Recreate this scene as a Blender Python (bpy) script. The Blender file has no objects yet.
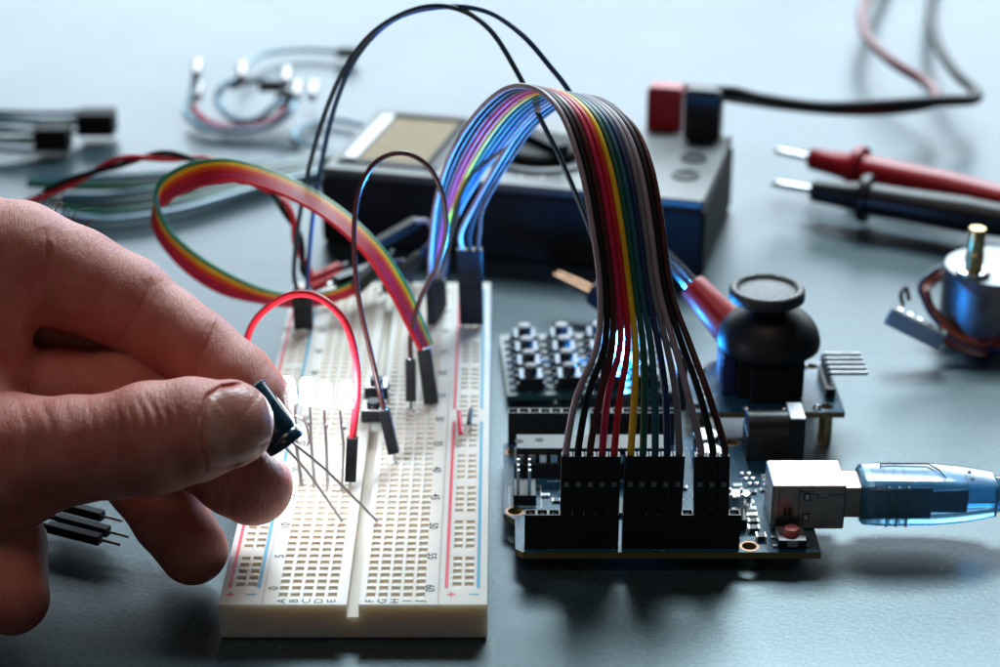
import bpy, math, random
import numpy as np
from mathutils import Vector, Matrix, Quaternion
random.seed(7); np.random.seed(7)
SC = bpy.context.scene
COL = SC.collection
PI = math.pi
# 1 unit = 1 cm.  Table top is z = 0, the camera looks along +Y.
CAM = Vector((0, -34.7, 22.95)); F_PX = 2006.0; PITCH = math.radians(24.8)
FW = Vector((0, math.cos(PITCH), -math.sin(PITCH))); UP = Vector((0, math.sin(PITCH), math.cos(PITCH)))
def ray(px, py): return FW + Vector((1, 0, 0))*((px-500)/F_PX) - UP*((py-333.5)/F_PX)
def at(px, py, Y):
    d = ray(px, py); return CAM + d*((Y-CAM.y)/d.y)
def atz(px, py, z):
    d = ray(px, py); return CAM + d*((z-CAM.z)/d.z)
def atd(px, py, D): return CAM + ray(px, py)*D

# ------------------------------------------------------------------ materials
def mat(name, col, rough=.5, metal=0, spec=.5, sss=0, trans=0, emit=None, es=0, coat=0, bump=None, colvar=None, ior=1.45, sssr=(1,.4,.25), ssscale=.1):
    m = bpy.data.materials.new(name); m.use_nodes = True
    nt = m.node_tree; b = nt.nodes['Principled BSDF']
    b.inputs['Base Color'].default_value = (*col, 1); b.inputs['Roughness'].default_value = rough
    b.inputs['Metallic'].default_value = metal; b.inputs['Specular IOR Level'].default_value = spec
    b.inputs['IOR'].default_value = ior
    if sss:
        b.inputs['Subsurface Weight'].default_value = sss; b.inputs['Subsurface Radius'].default_value = sssr
        b.inputs['Subsurface Scale'].default_value = ssscale
    if trans: b.inputs['Transmission Weight'].default_value = trans
    if coat: b.inputs['Coat Weight'].default_value = coat; b.inputs['Coat Roughness'].default_value = .15
    if emit: b.inputs['Emission Color'].default_value = (*emit, 1); b.inputs['Emission Strength'].default_value = es
    tc = nt.nodes.new('ShaderNodeTexCoord')
    if bump:
        sc, st, di = bump
        n = nt.nodes.new('ShaderNodeTexNoise'); n.inputs['Scale'].default_value = sc; n.inputs['Detail'].default_value = 4
        nt.links.new(tc.outputs['Object'], n.inputs['Vector'])
        bp = nt.nodes.new('ShaderNodeBump'); bp.inputs['Strength'].default_value = st; bp.inputs['Distance'].default_value = di
        nt.links.new(n.outputs['Fac'], bp.inputs['Height']); nt.links.new(bp.outputs['Normal'], b.inputs['Normal'])
    if colvar:
        sc, amt = colvar
        n = nt.nodes.new('ShaderNodeTexNoise'); n.inputs['Scale'].default_value = sc; n.inputs['Detail'].default_value = 5
        nt.links.new(tc.outputs['Object'], n.inputs['Vector'])
        mr = nt.nodes.new('ShaderNodeMapRange'); mr.inputs['From Min'].default_value = .3; mr.inputs['From Max'].default_value = .7
        mr.inputs['To Min'].default_value = 1-amt; mr.inputs['To Max'].default_value = 1+amt
        nt.links.new(n.outputs['Fac'], mr.inputs['Value'])
        mx = nt.nodes.new('ShaderNodeVectorMath'); mx.operation = 'SCALE'; mx.inputs[0].default_value = col
        nt.links.new(mr.outputs['Result'], mx.inputs['Scale']); nt.links.new(mx.outputs['Vector'], b.inputs['Base Color'])
        mr2 = nt.nodes.new('ShaderNodeMapRange'); mr2.inputs['To Min'].default_value = max(.03, rough-.1); mr2.inputs['To Max'].default_value = min(1, rough+.1)
        nt.links.new(n.outputs['Fac'], mr2.inputs['Value']); nt.links.new(mr2.outputs['Result'], b.inputs['Roughness'])
    return m
M = {}
M['cream'] = mat('cream_abs', (.63, .59, .53), .5, sss=.7, ssscale=.8, sssr=(1, .72, .45), bump=(60, .05, .01), colvar=(3, .03))
M['cream_in'] = mat('cream_recess', (.62, .565, .49), .6, sss=.5, ssscale=.5, sssr=(1,.72,.45))
M['adhesive'] = mat('foam_backing', (.12, .11, .1), .9)
M['red_ink'] = mat('red_ink', (.62, .03, .06), .5)
M['blue_ink'] = mat('blue_ink', (.03, .28, .45), .5)
M['black_ink'] = mat('black_ink', (.03, .03, .035), .6)
M['white_ink'] = mat('white_ink', (.75, .8, .8), .6)
M['black'] = mat('black_plastic', (.008, .009, .011), .38, spec=.38, bump=(90, .08, .01), colvar=(6, .25))
M['matte'] = mat('matte_black_plastic', (.008, .009, .011), .6, spec=.25, bump=(60, .15, .01))
M['rubber'] = mat('black_rubber', (.014, .015, .018), .5, bump=(120, .5, .01), colvar=(20, .3))
M['steel'] = mat('bright_tin', (.75, .76, .78), .22, metal=1, colvar=(5, .1))
M['dsteel'] = mat('dull_lead_wire', (.36, .35, .36), .32, metal=1)
M['motor'] = mat('zinc_motor_can', (.20, .21, .22), .42, metal=.9, colvar=(3, .15))
M['meter'] = mat('meter_face', (.045, .052, .056), .42, spec=.9, colvar=(2.5, .3), bump=(14, .15, .01))
M['shell'] = mat('usb_shell_metal', (.48, .43, .40), .34, metal=1, colvar=(3, .12), bump=(25, .05, .01))
M['brass'] = mat('brass', (.72, .48, .22), .3, metal=1, colvar=(15, .2))
M['fr4'] = mat('board_edge', (.16, .14, .05), .6)
M['white'] = mat('white_plastic', (.75, .76, .78), .4)
M['clear'] = mat('frosted_clear_plastic', (.30, .34, .36), .3, trans=.35, bump=(12, .2, .02))
M['redp'] = mat('red_plastic', (.40, .008, .018), .38, colvar=(5, .12))
M['button'] = mat('red_button', (.55, .12, .12), .45)
M['led'] = mat('glowing_clear_epoxy', (.9, .95, 1), .2, emit=(.82, .93, 1), es=80)
M['bled'] = mat('glowing_blue_epoxy', (.2, .4, 1), .2, emit=(.02, .30, 1), es=640)
M['bledg'] = mat('blue_lens', (.1, .3, 1), .2, emit=(.1, .4, 1), es=30)
M['capsleeve'] = mat('capacitor_sleeve', (.008, .030, .050), .22, coat=.5, colvar=(8, .4), bump=(14, .12, .02))
M['usbblue'] = mat('translucent_blue_plastic', (.22, .56, .85), .2, trans=.78, coat=1)
M['usbdark'] = mat('inner_crimp_metal', (.10, .16, .22), .35, metal=.7)
M['cork'] = mat('lcd_glass', (.29, .22, .13), .6, spec=.15, colvar=(2, .12))
M['captop'] = mat('textured_rubber', (.022, .023, .026), .42, spec=.7, bump=(16, .9, .035), colvar=(16, .6))
M['dome'] = mat('dome_plastic', (.009, .010, .012), .46, spec=.35, bump=(50, .1, .01))
M['plate'] = mat('dark_tin_plate', (.13, .15, .17), .3, metal=1)
M['gloss'] = mat('glossy_black_cap', (.02, .022, .025), .1, spec=.9)
M['oldbrass'] = mat('dull_brass', (.22, .12, .07), .38, metal=.8, colvar=(6, .3))
M['window'] = mat('latch_grey', (.16, .22, .24), .4)
M['lcd_hi'] = mat('lcd_bevel_highlight', (.62, .66, .66), .3)  # near-white colour stands in for light catching the display bevel
def wirecol(n, c, r=.36): M[n] = mat('wire_'+n, c, r, colvar=(3, .12), bump=(40, .05, .01))
wirecol('w_red', (.55, .015, .03)); wirecol('w_crim', (.50, .02, .08)); M['w_black'] = mat('wire_w_black', (.008, .009, .011), .45, spec=.35); wirecol('w_brown', (.075, .022, .02), .3)
wirecol('w_orange', (.75, .16, .02)); wirecol('w_yellow', (.85, .50, .02)); wirecol('w_green', (.015, .10, .065)); wirecol('w_teal', (.02, .10, .15))
wirecol('w_navy', (.015, .03, .11)); wirecol('w_purple', (.05, .03, .10)); wirecol('w_grey', (.18, .18, .21)); wirecol('w_lilac', (.35, .28, .33)); wirecol('w_blue', (.012, .06, .15))
wirecol('w_white', (.68, .68, .70)); wirecol('w_slate', (.02, .045, .06)); wirecol('w_dred', (.14, .012, .016)); wirecol('w_lblue', (.25, .42, .55)); wirecol('w_rust', (.32, .07, .035))

def table_mat():
    m = bpy.data.materials.new('satin_slate_table'); m.use_nodes = True; nt = m.node_tree; b = nt.nodes['Principled BSDF']
    tc = nt.nodes.new('ShaderNodeTexCoord')
    n = nt.nodes.new('ShaderNodeTexNoise'); n.inputs['Scale'].default_value = 9; n.inputs['Detail'].default_value = 6; n.inputs['Roughness'].default_value = .75
    n2 = nt.nodes.new('ShaderNodeTexNoise'); n2.inputs['Scale'].default_value = .12; n2.inputs['Detail'].default_value = 4
    for q in (n, n2): nt.links.new(tc.outputs['Object'], q.inputs['Vector'])
    r = nt.nodes.new('ShaderNodeValToRGB'); r.color_ramp.elements[0].position = .38; r.color_ramp.elements[1].position = .66
    r.color_ramp.elements[0].color = (.009, .020, .027, 1); r.color_ramp.elements[1].color = (.045, .074, .088, 1)
    nt.links.new(n.outputs['Fac'], r.inputs['Fac']); nt.links.new(r.outputs['Color'], b.inputs['Base Color'])
    vd = nt.nodes.new('ShaderNodeTexVoronoi'); vd.inputs['Scale'].default_value = 1.6; nt.links.new(tc.outputs['Object'], vd.inputs['Vector'])
    ld = nt.nodes.new('ShaderNodeMath'); ld.operation = 'LESS_THAN'; ld.inputs[1].default_value = .035; nt.links.new(vd.outputs['Distance'], ld.inputs[0])
    sm_ = nt.nodes.new('ShaderNodeMapping'); sm_.inputs['Scale'].default_value = (.5, 5, 1); sm_.inputs['Rotation'].default_value = (0, 0, .35); nt.links.new(tc.outputs['Object'], sm_.inputs['Vector'])
    n4 = nt.nodes.new('ShaderNodeTexNoise'); n4.inputs['Scale'].default_value = .5; n4.inputs['Detail'].default_value = 6; nt.links.new(sm_.outputs['Vector'], n4.inputs['Vector'])
    mxd = nt.nodes.new('ShaderNodeMix'); mxd.data_type = 'RGBA'; nt.links.new(ld.outputs[0], mxd.inputs[0]); nt.links.new(r.outputs['Color'], mxd.inputs[6]); mxd.inputs[7].default_value = (.22, .26, .28, 1)
    mrs = nt.nodes.new('ShaderNodeMapRange'); mrs.inputs['From Min'].default_value = .3; mrs.inputs['From Max'].default_value = .7; mrs.inputs['To Min'].default_value = .8; mrs.inputs['To Max'].default_value = 1.2; nt.links.new(n4.outputs['Fac'], mrs.inputs['Value'])
    vs_ = nt.nodes.new('ShaderNodeVectorMath'); vs_.operation = 'SCALE'; nt.links.new(mxd.outputs[2], vs_.inputs[0]); nt.links.new(mrs.outputs['Result'], vs_.inputs['Scale']); nt.links.new(vs_.outputs['Vector'], b.inputs['Base Color'])
    mr = nt.nodes.new('ShaderNodeMapRange'); mr.inputs['To Min'].default_value = .28; mr.inputs["To Max"].default_value = .37
    nt.links.new(n2.outputs['Fac'], mr.inputs['Value']); nt.links.new(mr.outputs['Result'], b.inputs['Roughness'])
    bp = nt.nodes.new('ShaderNodeBump'); bp.inputs['Strength'].default_value = .35; bp.inputs['Distance'].default_value = .02
    nt.links.new(n.outputs['Fac'], bp.inputs['Height']); nt.links.new(bp.outputs['Normal'], b.inputs['Normal'])
    b.inputs['Specular IOR Level'].default_value = .68; b.inputs['Specular Tint'].default_value = (.68, .90, .97, 1)
    return m
M['table'] = table_mat()

def pcb_mat(name, c0, c1):
    m = bpy.data.materials.new(name); m.use_nodes = True; nt = m.node_tree; b = nt.nodes['Principled BSDF']
    tc = nt.nodes.new('ShaderNodeTexCoord')
    br = nt.nodes.new('ShaderNodeTexBrick'); br.inputs['Scale'].default_value = 2.2; br.inputs['Mortar Size'].default_value = .035; br.offset = .37; br.squash = .6
    br.inputs['Color1'].default_value = (*c0, 1); br.inputs['Color2'].default_value = (*[x*1.25 for x in c0], 1); br.inputs['Mortar'].default_value = (*c1, 1)
    v = nt.nodes.new('ShaderNodeTexVoronoi'); v.inputs['Scale'].default_value = 4.5
    nt.links.new(tc.outputs['Object'], br.inputs['Vector']); nt.links.new(tc.outputs['Object'], v.inputs['Vector'])
    lt = nt.nodes.new('ShaderNodeMath'); lt.operation = 'LESS_THAN'; lt.inputs[1].default_value = .09; nt.links.new(v.outputs['Distance'], lt.inputs[0])
    mx = nt.nodes.new('ShaderNodeMix'); mx.data_type = 'RGBA'; nt.links.new(lt.outputs[0], mx.inputs[0])
    nt.links.new(br.outputs['Color'], mx.inputs[6]); mx.inputs[7].default_value = (.5, .52, .5, 1)
    nt.links.new(mx.outputs[2], b.inputs['Base Color']); b.inputs['Roughness'].default_value = .22; b.inputs['Coat Weight'].default_value = .4
    bp = nt.nodes.new('ShaderNodeBump'); bp.inputs['Strength'].default_value = .3; bp.inputs['Distance'].default_value = .01
    nt.links.new(br.outputs['Fac'], bp.inputs['Height']); nt.links.new(bp.outputs['Normal'], b.inputs['Normal'])
    return m
M['pcb'] = pcb_mat('blue_solder_mask', (.008, .05, .095), (.02, .10, .17))
M['pcbg'] = pcb_mat('grey_green_solder_mask', (.015, .05, .055), (.03, .08, .08))

def skin_mat(name, base, nail=False):
    m = bpy.data.materials.new(name); m.use_nodes = True; nt = m.node_tree; b = nt.nodes['Principled BSDF']
    tc = nt.nodes.new('ShaderNodeTexCoord')
    n = nt.nodes.new('ShaderNodeTexNoise'); n.inputs['Scale'].default_value = 1.0; n.inputs['Detail'].default_value = 9; n.inputs['Roughness'].default_value = .62
    v = nt.nodes.new('ShaderNodeTexVoronoi'); v.inputs['Scale'].default_value = 20; v.feature = 'DISTANCE_TO_EDGE'
    n3 = nt.nodes.new('ShaderNodeTexNoise'); n3.inputs['Scale'].default_value = 40; n3.inputs['Detail'].default_value = 3
    mp = nt.nodes.new('ShaderNodeMapping'); mp.inputs['Scale'].default_value = (1.6, 1, .8) if not nail else (.3, 1, 1)
    nt.links.new(tc.outputs['Object'], mp.inputs['Vector']); nt.links.new(mp.outputs['Vector'], v.inputs['Vector'])
    nt.links.new(tc.outputs['Object'], n.inputs['Vector']); nt.links.new(tc.outputs['Object'], n3.inputs['Vector'])
    r = nt.nodes.new('ShaderNodeValToRGB'); r.color_ramp.elements[0].position = .3; r.color_ramp.elements[1].position = .72
    r.color_ramp.elements[0].color = (*[base[0]*.80, base[1]*.50, base[2]*.50], 1); r.color_ramp.elements[1].color = (*[base[0]*1.08, base[1]*1.2, base[2]*1.2], 1)
    nt.links.new(n.outputs['Fac'], r.inputs['Fac']); nt.links.new(r.outputs['Color'], b.inputs['Base Color'])
    b.inputs['Roughness'].default_value = .43 if not nail else .25
    b.inputs['Subsurface Weight'].default_value = .35; b.inputs['Subsurface Radius'].default_value = (1, .25, .12); b.inputs['Subsurface Scale'].default_value = .35
    ad = nt.nodes.new('ShaderNodeMath'); ad.operation = 'MULTIPLY_ADD'; ad.inputs[1].default_value = .35
    nt.links.new(n3.outputs['Fac'], ad.inputs[0])
    vm = nt.nodes.new('ShaderNodeMath'); vm.operation = 'MINIMUM'; vm.inputs[1].default_value = .12; nt.links.new(v.outputs['Distance'], vm.inputs[0])
    v4 = nt.nodes.new('ShaderNodeMath'); v4.operation = 'MULTIPLY'; v4.inputs[1].default_value = 3.0; nt.links.new(vm.outputs[0], v4.inputs[0])
    nt.links.new(v4.outputs[0], ad.inputs[2])
    wv = nt.nodes.new('ShaderNodeTexNoise'); wv.inputs['Scale'].default_value = 5; wv.inputs['Detail'].default_value = 5; wv.inputs['Roughness'].default_value = .65
    mp2 = nt.nodes.new('ShaderNodeMapping'); mp2.inputs['Scale'].default_value = (3.2, 1, .7) if not nail else (.4, 2, 5); mp2.inputs['Rotation'].default_value = (0, .5, 0)
    nt.links.new(tc.outputs['Object'], mp2.inputs['Vector']); nt.links.new(mp2.outputs['Vector'], wv.inputs['Vector'])
    bw = nt.nodes.new('ShaderNodeBump'); bw.inputs['Strength'].default_value = .55 if not nail else .25; bw.inputs['Distance'].default_value = .07; nt.links.new(wv.outputs['Fac'], bw.inputs['Height'])
    bp = nt.nodes.new('ShaderNodeBump'); nt.links.new(bw.outputs['Normal'], bp.inputs['Normal']); bp.inputs['Strength'].default_value = .55 if not nail else .12; bp.inputs['Distance'].default_value = .018
    nt.links.new(ad.outputs[0], bp.inputs['Height']); nt.links.new(bp.outputs['Normal'], b.inputs['Normal'])
    return m
M['skin'] = skin_mat('skin', (.58, .215, .165))
M['nail'] = skin_mat('fingernail', (.54, .28, .23), True)
M['hair'] = mat('fine_hair', (.14, .09, .06), .5)

# ------------------------------------------------------------------ mesh helpers
class MB:
    def __init__(s): s.v = []; s.f = []; s.m = []; s.mi = 0
    def add(s, vs, fs):
        o = len(s.v); s.v += [tuple(x) for x in vs]; s.f += [tuple(i+o for i in f) for f in fs]; s.m += [s.mi]*len(fs); return s
    def box(s, c, size, R=None):
        c = Vector(c); hx, hy, hz = [q/2 for q in size]
        vs = [Vector((x*hx, y*hy, z*hz)) for z in (-1, 1) for y in (-1, 1) for x in (-1, 1)]
        if R is not None: vs = [R @ v for v in vs]
        return s.add([v+c for v in vs], [(0,2,3,1), (4,5,7,6), (0,1,5,4), (2,6,7,3), (0,4,6,2), (1,3,7,5)])
    def bx(s, x0, x1, y0, y1, z0, z1): return s.box(((x0+x1)/2, (y0+y1)/2, (z0+z1)/2), (x1-x0, y1-y0, z1-z0))
    def ring(s, p, a, b, r, n): return [Vector(p)+a*(r*math.cos(2*PI*k/n))+b*(r*math.sin(2*PI*k/n)) for k in range(n)]
    def lathe(s, p, axis, prof, n=32):      # prof: [(r, h)...] along axis from p
        ax = Vector(axis).normalized(); a = ax.orthogonal().normalized(); b = ax.cross(a)
        vs = []; fs = []
        for r, h in prof: vs += s.ring(Vector(p)+ax*h, a, b, max(r, 1e-4), n)
        for i in range(len(prof)-1):
            for k in range(n):
                k2 = (k+1) % n; fs.append((i*n+k, i*n+k2, (i+1)*n+k2, (i+1)*n+k))
        fs.append(tuple(range(n))[::-1]); fs.append(tuple((len(prof)-1)*n+k for k in range(n)))
        return s.add(vs, fs)
    def cyl(s, p0, p1, r0, r1=None, n=20):
        p0 = Vector(p0); p1 = Vector(p1); return s.lathe(p0, p1-p0, [(r0, 0), (r0 if r1 is None else r1, (p1-p0).length)], n)
    def tube(s, pts, r, n=10, caps=True):
        pts = [Vector(p) for p in pts]; N = len(pts); rs = r if isinstance(r, (list, tuple)) else [r]*N
        t0 = (pts[1]-pts[0]).normalized(); nrm = t0.orthogonal().normalized(); vs = []; fs = []
        for i in range(N):
            t = (pts[min(i+1, N-1)]-pts[max(i-1, 0)]).normalized()
            nrm = (nrm - t*nrm.dot(t)); nrm = nrm.normalized() if nrm.length > 1e-6 else t.orthogonal().normalized()
            vs += s.ring(pts[i], nrm, t.cross(nrm), rs[i], n)
        for i in range(N-1):
            for k in range(n):
                k2 = (k+1) % n; fs.append((i*n+k, i*n+k2, (i+1)*n+k2, (i+1)*n+k))
        if caps: fs.append(tuple(range(n))[::-1]); fs.append(tuple((N-1)*n+k for k in range(n)))
        return s.add(vs, fs)
    def build(s, name, mats, parent=None, smooth=False, bevel=0, seg=2, ang=35):
        me = bpy.data.meshes.new(name)
        org = Vector((0, 0, 0))
        vs = s.v
        if parent is None and vs:
            A = np.array(vs); org = Vector(((A[:,0].min()+A[:,0].max())/2, (A[:,1].min()+A[:,1].max())/2, A[:,2].min())); vs = (A-np.array(org)).tolist()
        elif parent is not None:
            org0 = ORG[parent.name]; vs = (np.array(vs)-np.array(org0)).tolist()
        me.from_pydata(vs, [], s.f)
        if not isinstance(mats, (list, tuple)): mats = [mats]
        for m in mats: me.materials.append(M[m] if isinstance(m, str) else m)
        me.polygons.foreach_set('material_index', s.m)
        me.update(); me.validate()
        if smooth:
            me.polygons.foreach_set('use_smooth', [True]*len(me.polygons))
            me.set_sharp_from_angle(angle=math.radians(ang))
        o = bpy.data.objects.new(name, me); COL.objects.link(o)
        if parent is not None: o.parent = parent; ORG[o.name] = ORG[parent.name]
        else: o.location = org; ORG[o.name] = org
        if bevel:
            b = o.modifiers.new('edge', 'BEVEL'); b.width = bevel; b.segments = seg; b.limit_method = 'ANGLE'; b.angle_limit = math.radians(40)
            me.polygons.foreach_set('use_smooth', [True]*len(me.polygons)); b.harden_normals = True
        return o
ORG = {}
def tag(o, label=None, cat=None, group=None, kind=None):
    for k, v in (('label', label), ('category', cat), ('group', group), ('kind', kind)):
        if v: o[k] = v
    return o
def thing(name, label, cat, loc=(0, 0, 0), group=None):
    o = bpy.data.objects.new(name, None); COL.objects.link(o); o.location = loc; o.empty_display_size = .3; ORG[o.name] = Vector(loc)
    return tag(o, label, cat, group)
def dup(root, delta, label=None, rot=None):
    r = root.copy(); COL.objects.link(r); r.location = root.location+Vector(delta)
    if rot is not None: r.rotation_euler = rot
    if label: r['label'] = label
    for ch in list(root.children):
        c = ch.copy(); COL.objects.link(c); c.parent = r
        for g in ch.children:
            d = g.copy(); COL.objects.link(d); d.parent = c
    return r
def spline(P, sub=8):
    P = [Vector(p) for p in P]; Q = [P[0]*2-P[1]]+P+[P[-1]*2-P[-2]]; out = []
    for i in range(1, len(Q)-2):
        a, b, c, d = Q[i-1], Q[i], Q[i+1], Q[i+2]
        for k in range(sub):
            t = k/sub
            out.append(.5*((2*b)+(c-a)*t+(2*a-5*b+4*c-d)*t*t+(3*b-3*c+d-a)*t**3))
    out.append(P[-1]); return out
def pts(L): return [at(*p) for p in L]
def basis(z, hint=(0, 0, 1)):
    z = Vector(z).normalized(); x = Vector(hint).cross(z)
    if x.length < 1e-3: x = Vector((1, 0, 0))
    x.normalize(); return Matrix((x, z.cross(x), z)).transposed()
def text_mesh(mb, s, size, pos, rotz=0, z=None, bold=0, R=None, squash=1.0):
    cu = bpy.data.curves.new('t', 'FONT'); cu.body = s; cu.size = size; cu.align_x = 'CENTER'; cu.align_y = 'CENTER'; cu.offset = bold
    o = bpy.data.objects.new('t', cu); COL.objects.link(o); dg = bpy.context.evaluated_depsgraph_get()
    me = bpy.data.meshes.new_from_object(o.evaluated_get(dg))
    RR = R if R is not None else Matrix.Rotation(rotz, 3, 'Z')
    vs = [RR @ Vector((v.co.x*squash, v.co.y, 0))+Vector(pos) for v in me.vertices]; fs = [tuple(p.vertices) for p in me.polygons]
    mb.add(vs, fs); bpy.data.objects.remove(o); bpy.data.meshes.remove(me); bpy.data.curves.remove(cu)

# dupont housing along a->b (a = mouth / pin end, b = wire end)
def plug(parent, a, b, w=.25, m='black', pin=True, hint=(0, 1, 0), window=False, wire_m=None):
    a = Vector(a); b = Vector(b); R = basis(b-a, hint); L = (b-a).length
    k = MB(); k.box((a+b)/2, (w, w, L), R)
    o = k.build('plug', m, parent, bevel=.018)
    ax = (b-a).normalized()
    c = MB(); sg = 1 if R.col[1].dot(CAM-a) > 0 else -1; c.box(a+ax*(L*.52)+R.col[1]*(sg*(w/2+.002)), (w*.40, .012, .11), R); c.build('latch_window', 'matte' if not window else 'window', o)
    h = MB(); h.cyl(b-ax*.02, b+ax*.03, .075, .07, 12); h.build('crimp', 'steel', o, smooth=True)
    if pin:
        p = MB(); p.box(a-ax*.12, (.062, .062, .28), R); p.build('pin', 'steel', o)
    return o
def jumper(label, wirepts, wm, plugs, r=.062, group=None, pm='black', name='jumper_wire', sub=10):
    P = spline(wirepts, sub); base = P[0]
    t = thing(name, label, 'jumper wire', (base.x, base.y, min(p.z for p in P)), group)
    k = MB(); k.tube(P, r, 12); k.build('wire', wm, t, smooth=True)
    for pl in plugs: plug(t, pl[0], pl[1], m=pm)
    return t

# ------------------------------------------------------------------ table
k = MB(); k.add([(-400, -120, 0), (400, -120, 0), (400, 220, 0), (-400, 220, 0)], [(0, 1, 2, 3)])
tag(k.build('table_top', 'table'), kind='structure')

# ------------------------------------------------------------------ breadboard
BX0, BW, BL, BZ = -5.72, 5.46, 16.5, .85
bb = thing('breadboard', 'long cream solderless breadboard with red and blue rail lines under the hand', 'breadboard', (BX0+BW/2, BL/2, 0))
def row_y(i): return .36+.254*(i-1)
xm = [12.7+2.54*i for i in range(5)]+[30.7+2.54*i for i in range(5)]
xr = [3.5, 6.0, 48.3, 50.85]
main_rows = [row_y(i) for i in range(1, 64)]
rail_rows = [row_y(2.6+g*6+j) for g in range(10) for j in range(5)]
def lines(cs, h): return sorted(set([round(c+s_*h, 4) for c in cs for s_ in (-1, 1)]))
X = sorted(set([0, BW]+lines([x/10 for x in xm], .096)+lines([x/10 for x in xr], .096)+[2.60, 2.84, .868, .892, 4.448, 4.472]))
Y = sorted(set([0, BL]+lines(main_rows, .090)+lines(rail_rows, .090)))
# drop nearly-identical lines
def uniq(A):
    o = [A[0]]
    for a in A[1:]:
        if a-o[-1] > 1e-4: o.append(a)
    return o
X = uniq(X); Y = uniq(Y)
nx, ny = len(X)-1, len(Y)-1
H = np.full((nx, ny), BZ); HM = np.zeros((nx, ny), int)
for i in range(nx):
    cx = (X[i]+X[i+1])/2
    for j in range(ny):
        cy = (Y[j]+Y[j+1])/2
        if 2.60 < cx < 2.84: H[i, j] = BZ-.30; HM[i, j] = 1
        elif .868 < cx < .892 or 4.448 < cx < 4.472: H[i, j] = BZ-.02
        elif any(abs(cx-x/10) < .096 for x in xm) and any(abs(cy-y) < .09 for y in main_rows): H[i, j] = BZ-.055; HM[i, j] = 1
        elif any(abs(cx-x/10) < .096 for x in xr) and any(abs(cy-y) < .09 for y in rail_rows): H[i, j] = BZ-.055; HM[i, j] = 1
k = MB(); vs = []; fs = []; ms = []
def quad(a, b, c, d, m):
    o = len(vs); vs.extend([a, b, c, d]); fs.append((o, o+1, o+2, o+3)); ms.append(m)
Z0 = .06
for i in range(nx):
    for j in range(ny):
        z = H[i, j]; x0, x1, y0, y1 = X[i]+BX0, X[i+1]+BX0, Y[j], Y[j+1]
        chn = 2.60 < (X[i]+X[i+1])/2 < 2.84
        if not HM[i, j] or chn: quad((x0, y0, z), (x1, y0, z), (x1, y1, z), (x0, y1, z), HM[i, j])
        if i+1 < nx and (chn != (2.60 < (X[i+1]+X[min(i+2, nx)])/2 < 2.84)): quad((x1, y0, BZ-.3), (x1, y1, BZ-.3), (x1, y1, BZ), (x1, y0, BZ), 0)
        if j == 0: quad((x0, 0, Z0), (x1, 0, Z0), (x1, 0, z), (x0, 0, z), 0)
        if j == ny-1: quad((x1, BL, Z0), (x0, BL, Z0), (x0, BL, z), (x1, BL, z), 0)
def funnel(cx, cy):
    a0, a1, b0, b1 = cx+BX0-.096, cx+BX0+.096, cy-.090, cy+.090; n_ = .022; z = BZ-.042
    quad((a0, b0, BZ), (a1, b0, BZ), (a1-n_, b0+n_, z), (a0+n_, b0+n_, z), 1); quad((a1, b0, BZ), (a1, b1, BZ), (a1-n_, b1-n_, z), (a1-n_, b0+n_, z), 1)
    quad((a1, b1, BZ), (a0, b1, BZ), (a0+n_, b1-n_, z), (a1-n_, b1-n_, z), 1); quad((a0, b1, BZ), (a0, b0, BZ), (a0+n_, b0+n_, z), (a0+n_, b1-n_, z), 1)
    quad((a0+n_, b0+n_, z), (a1-n_, b0+n_, z), (a1-n_, b1-n_, z), (a0+n_, b1-n_, z), 1)
for x_ in xm:
    for y_ in main_rows: funnel(x_/10, y_)
for x_ in xr:
    for y_ in rail_rows: funnel(x_/10, y_)
quad((BX0, BL, Z0), (BX0, 0, Z0), (BX0, 0, BZ), (BX0, BL, BZ), 0); quad((BX0+BW, 0, Z0), (BX0+BW, BL, Z0), (BX0+BW, BL, BZ), (BX0+BW, 0, BZ), 0)
k.add(vs, fs); k.m = ms; k.build('body', ['cream', 'cream_in'], bb)
k = MB(); k.bx(BX0+.04, BX0+BW-.04, .04, BL-.04, 0, Z0); k.build('backing', 'adhesive', bb)
ZP = BZ+.003
def strip(mb, x0, x1, y0, y1, z=ZP): mb.add([(x0, y0, z), (x1, y0, z), (x1, y1, z), (x0, y1, z)], [(0, 1, 2, 3)])
for xl, mm, nm in ((1.45, 'red_ink', 'red_rail_line'), (7.5, 'blue_ink', 'blue_rail_line'), (46.15, 'red_ink', 'red_rail_line'), (52.75, 'blue_ink', 'blue_rail_line')):
    k = MB()
    for a, b in ((.62, 8.1), (8.75, 16.0)): strip(k, BX0+xl/10-.035, BX0+xl/10+.035, a, b)
    k.build(nm, mm, bb)
kr = MB(); kb = MB()
for cx in (1.9, 47.2):
    for cy in (.38, 16.2):
        strip(kr, BX0+cx/10-.09, BX0+cx/10+.09, cy-.022, cy+.022); strip(kr, BX0+cx/10-.022, BX0+cx/10+.022, cy-.08, cy+.08, ZP+.001)
for cx in (6.3, 51.9):
    for cy in (.38, 16.2): strip(kb, BX0+cx/10-.1, BX0+cx/10+.1, cy-.024, cy+.024)
kr.build('plus_sign', 'red_ink', bb); kb.build('minus_sign', 'blue_ink', bb)
k = MB()
for n in range(0, 61, 5):
    text_mesh(k, str(n), .27, (BX0+1.06, row_y(2+n), ZP), PI/2, bold=.004)
    text_mesh(k, str(60-n), .27, (BX0+4.27, row_y(2+n), ZP), -PI/2, bold=.004)
for i, ch in enumerate('ABCDEFGHIJ'):
    text_mesh(k, ch, .25, (BX0+xm[i]/10, .13, ZP), PI/2, bold=.004); text_mesh(k, ch, .24, (BX0+xm[i]/10, 16.35, ZP), PI/2)
k.build('row_and_column_print', 'black_ink', bb)

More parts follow.
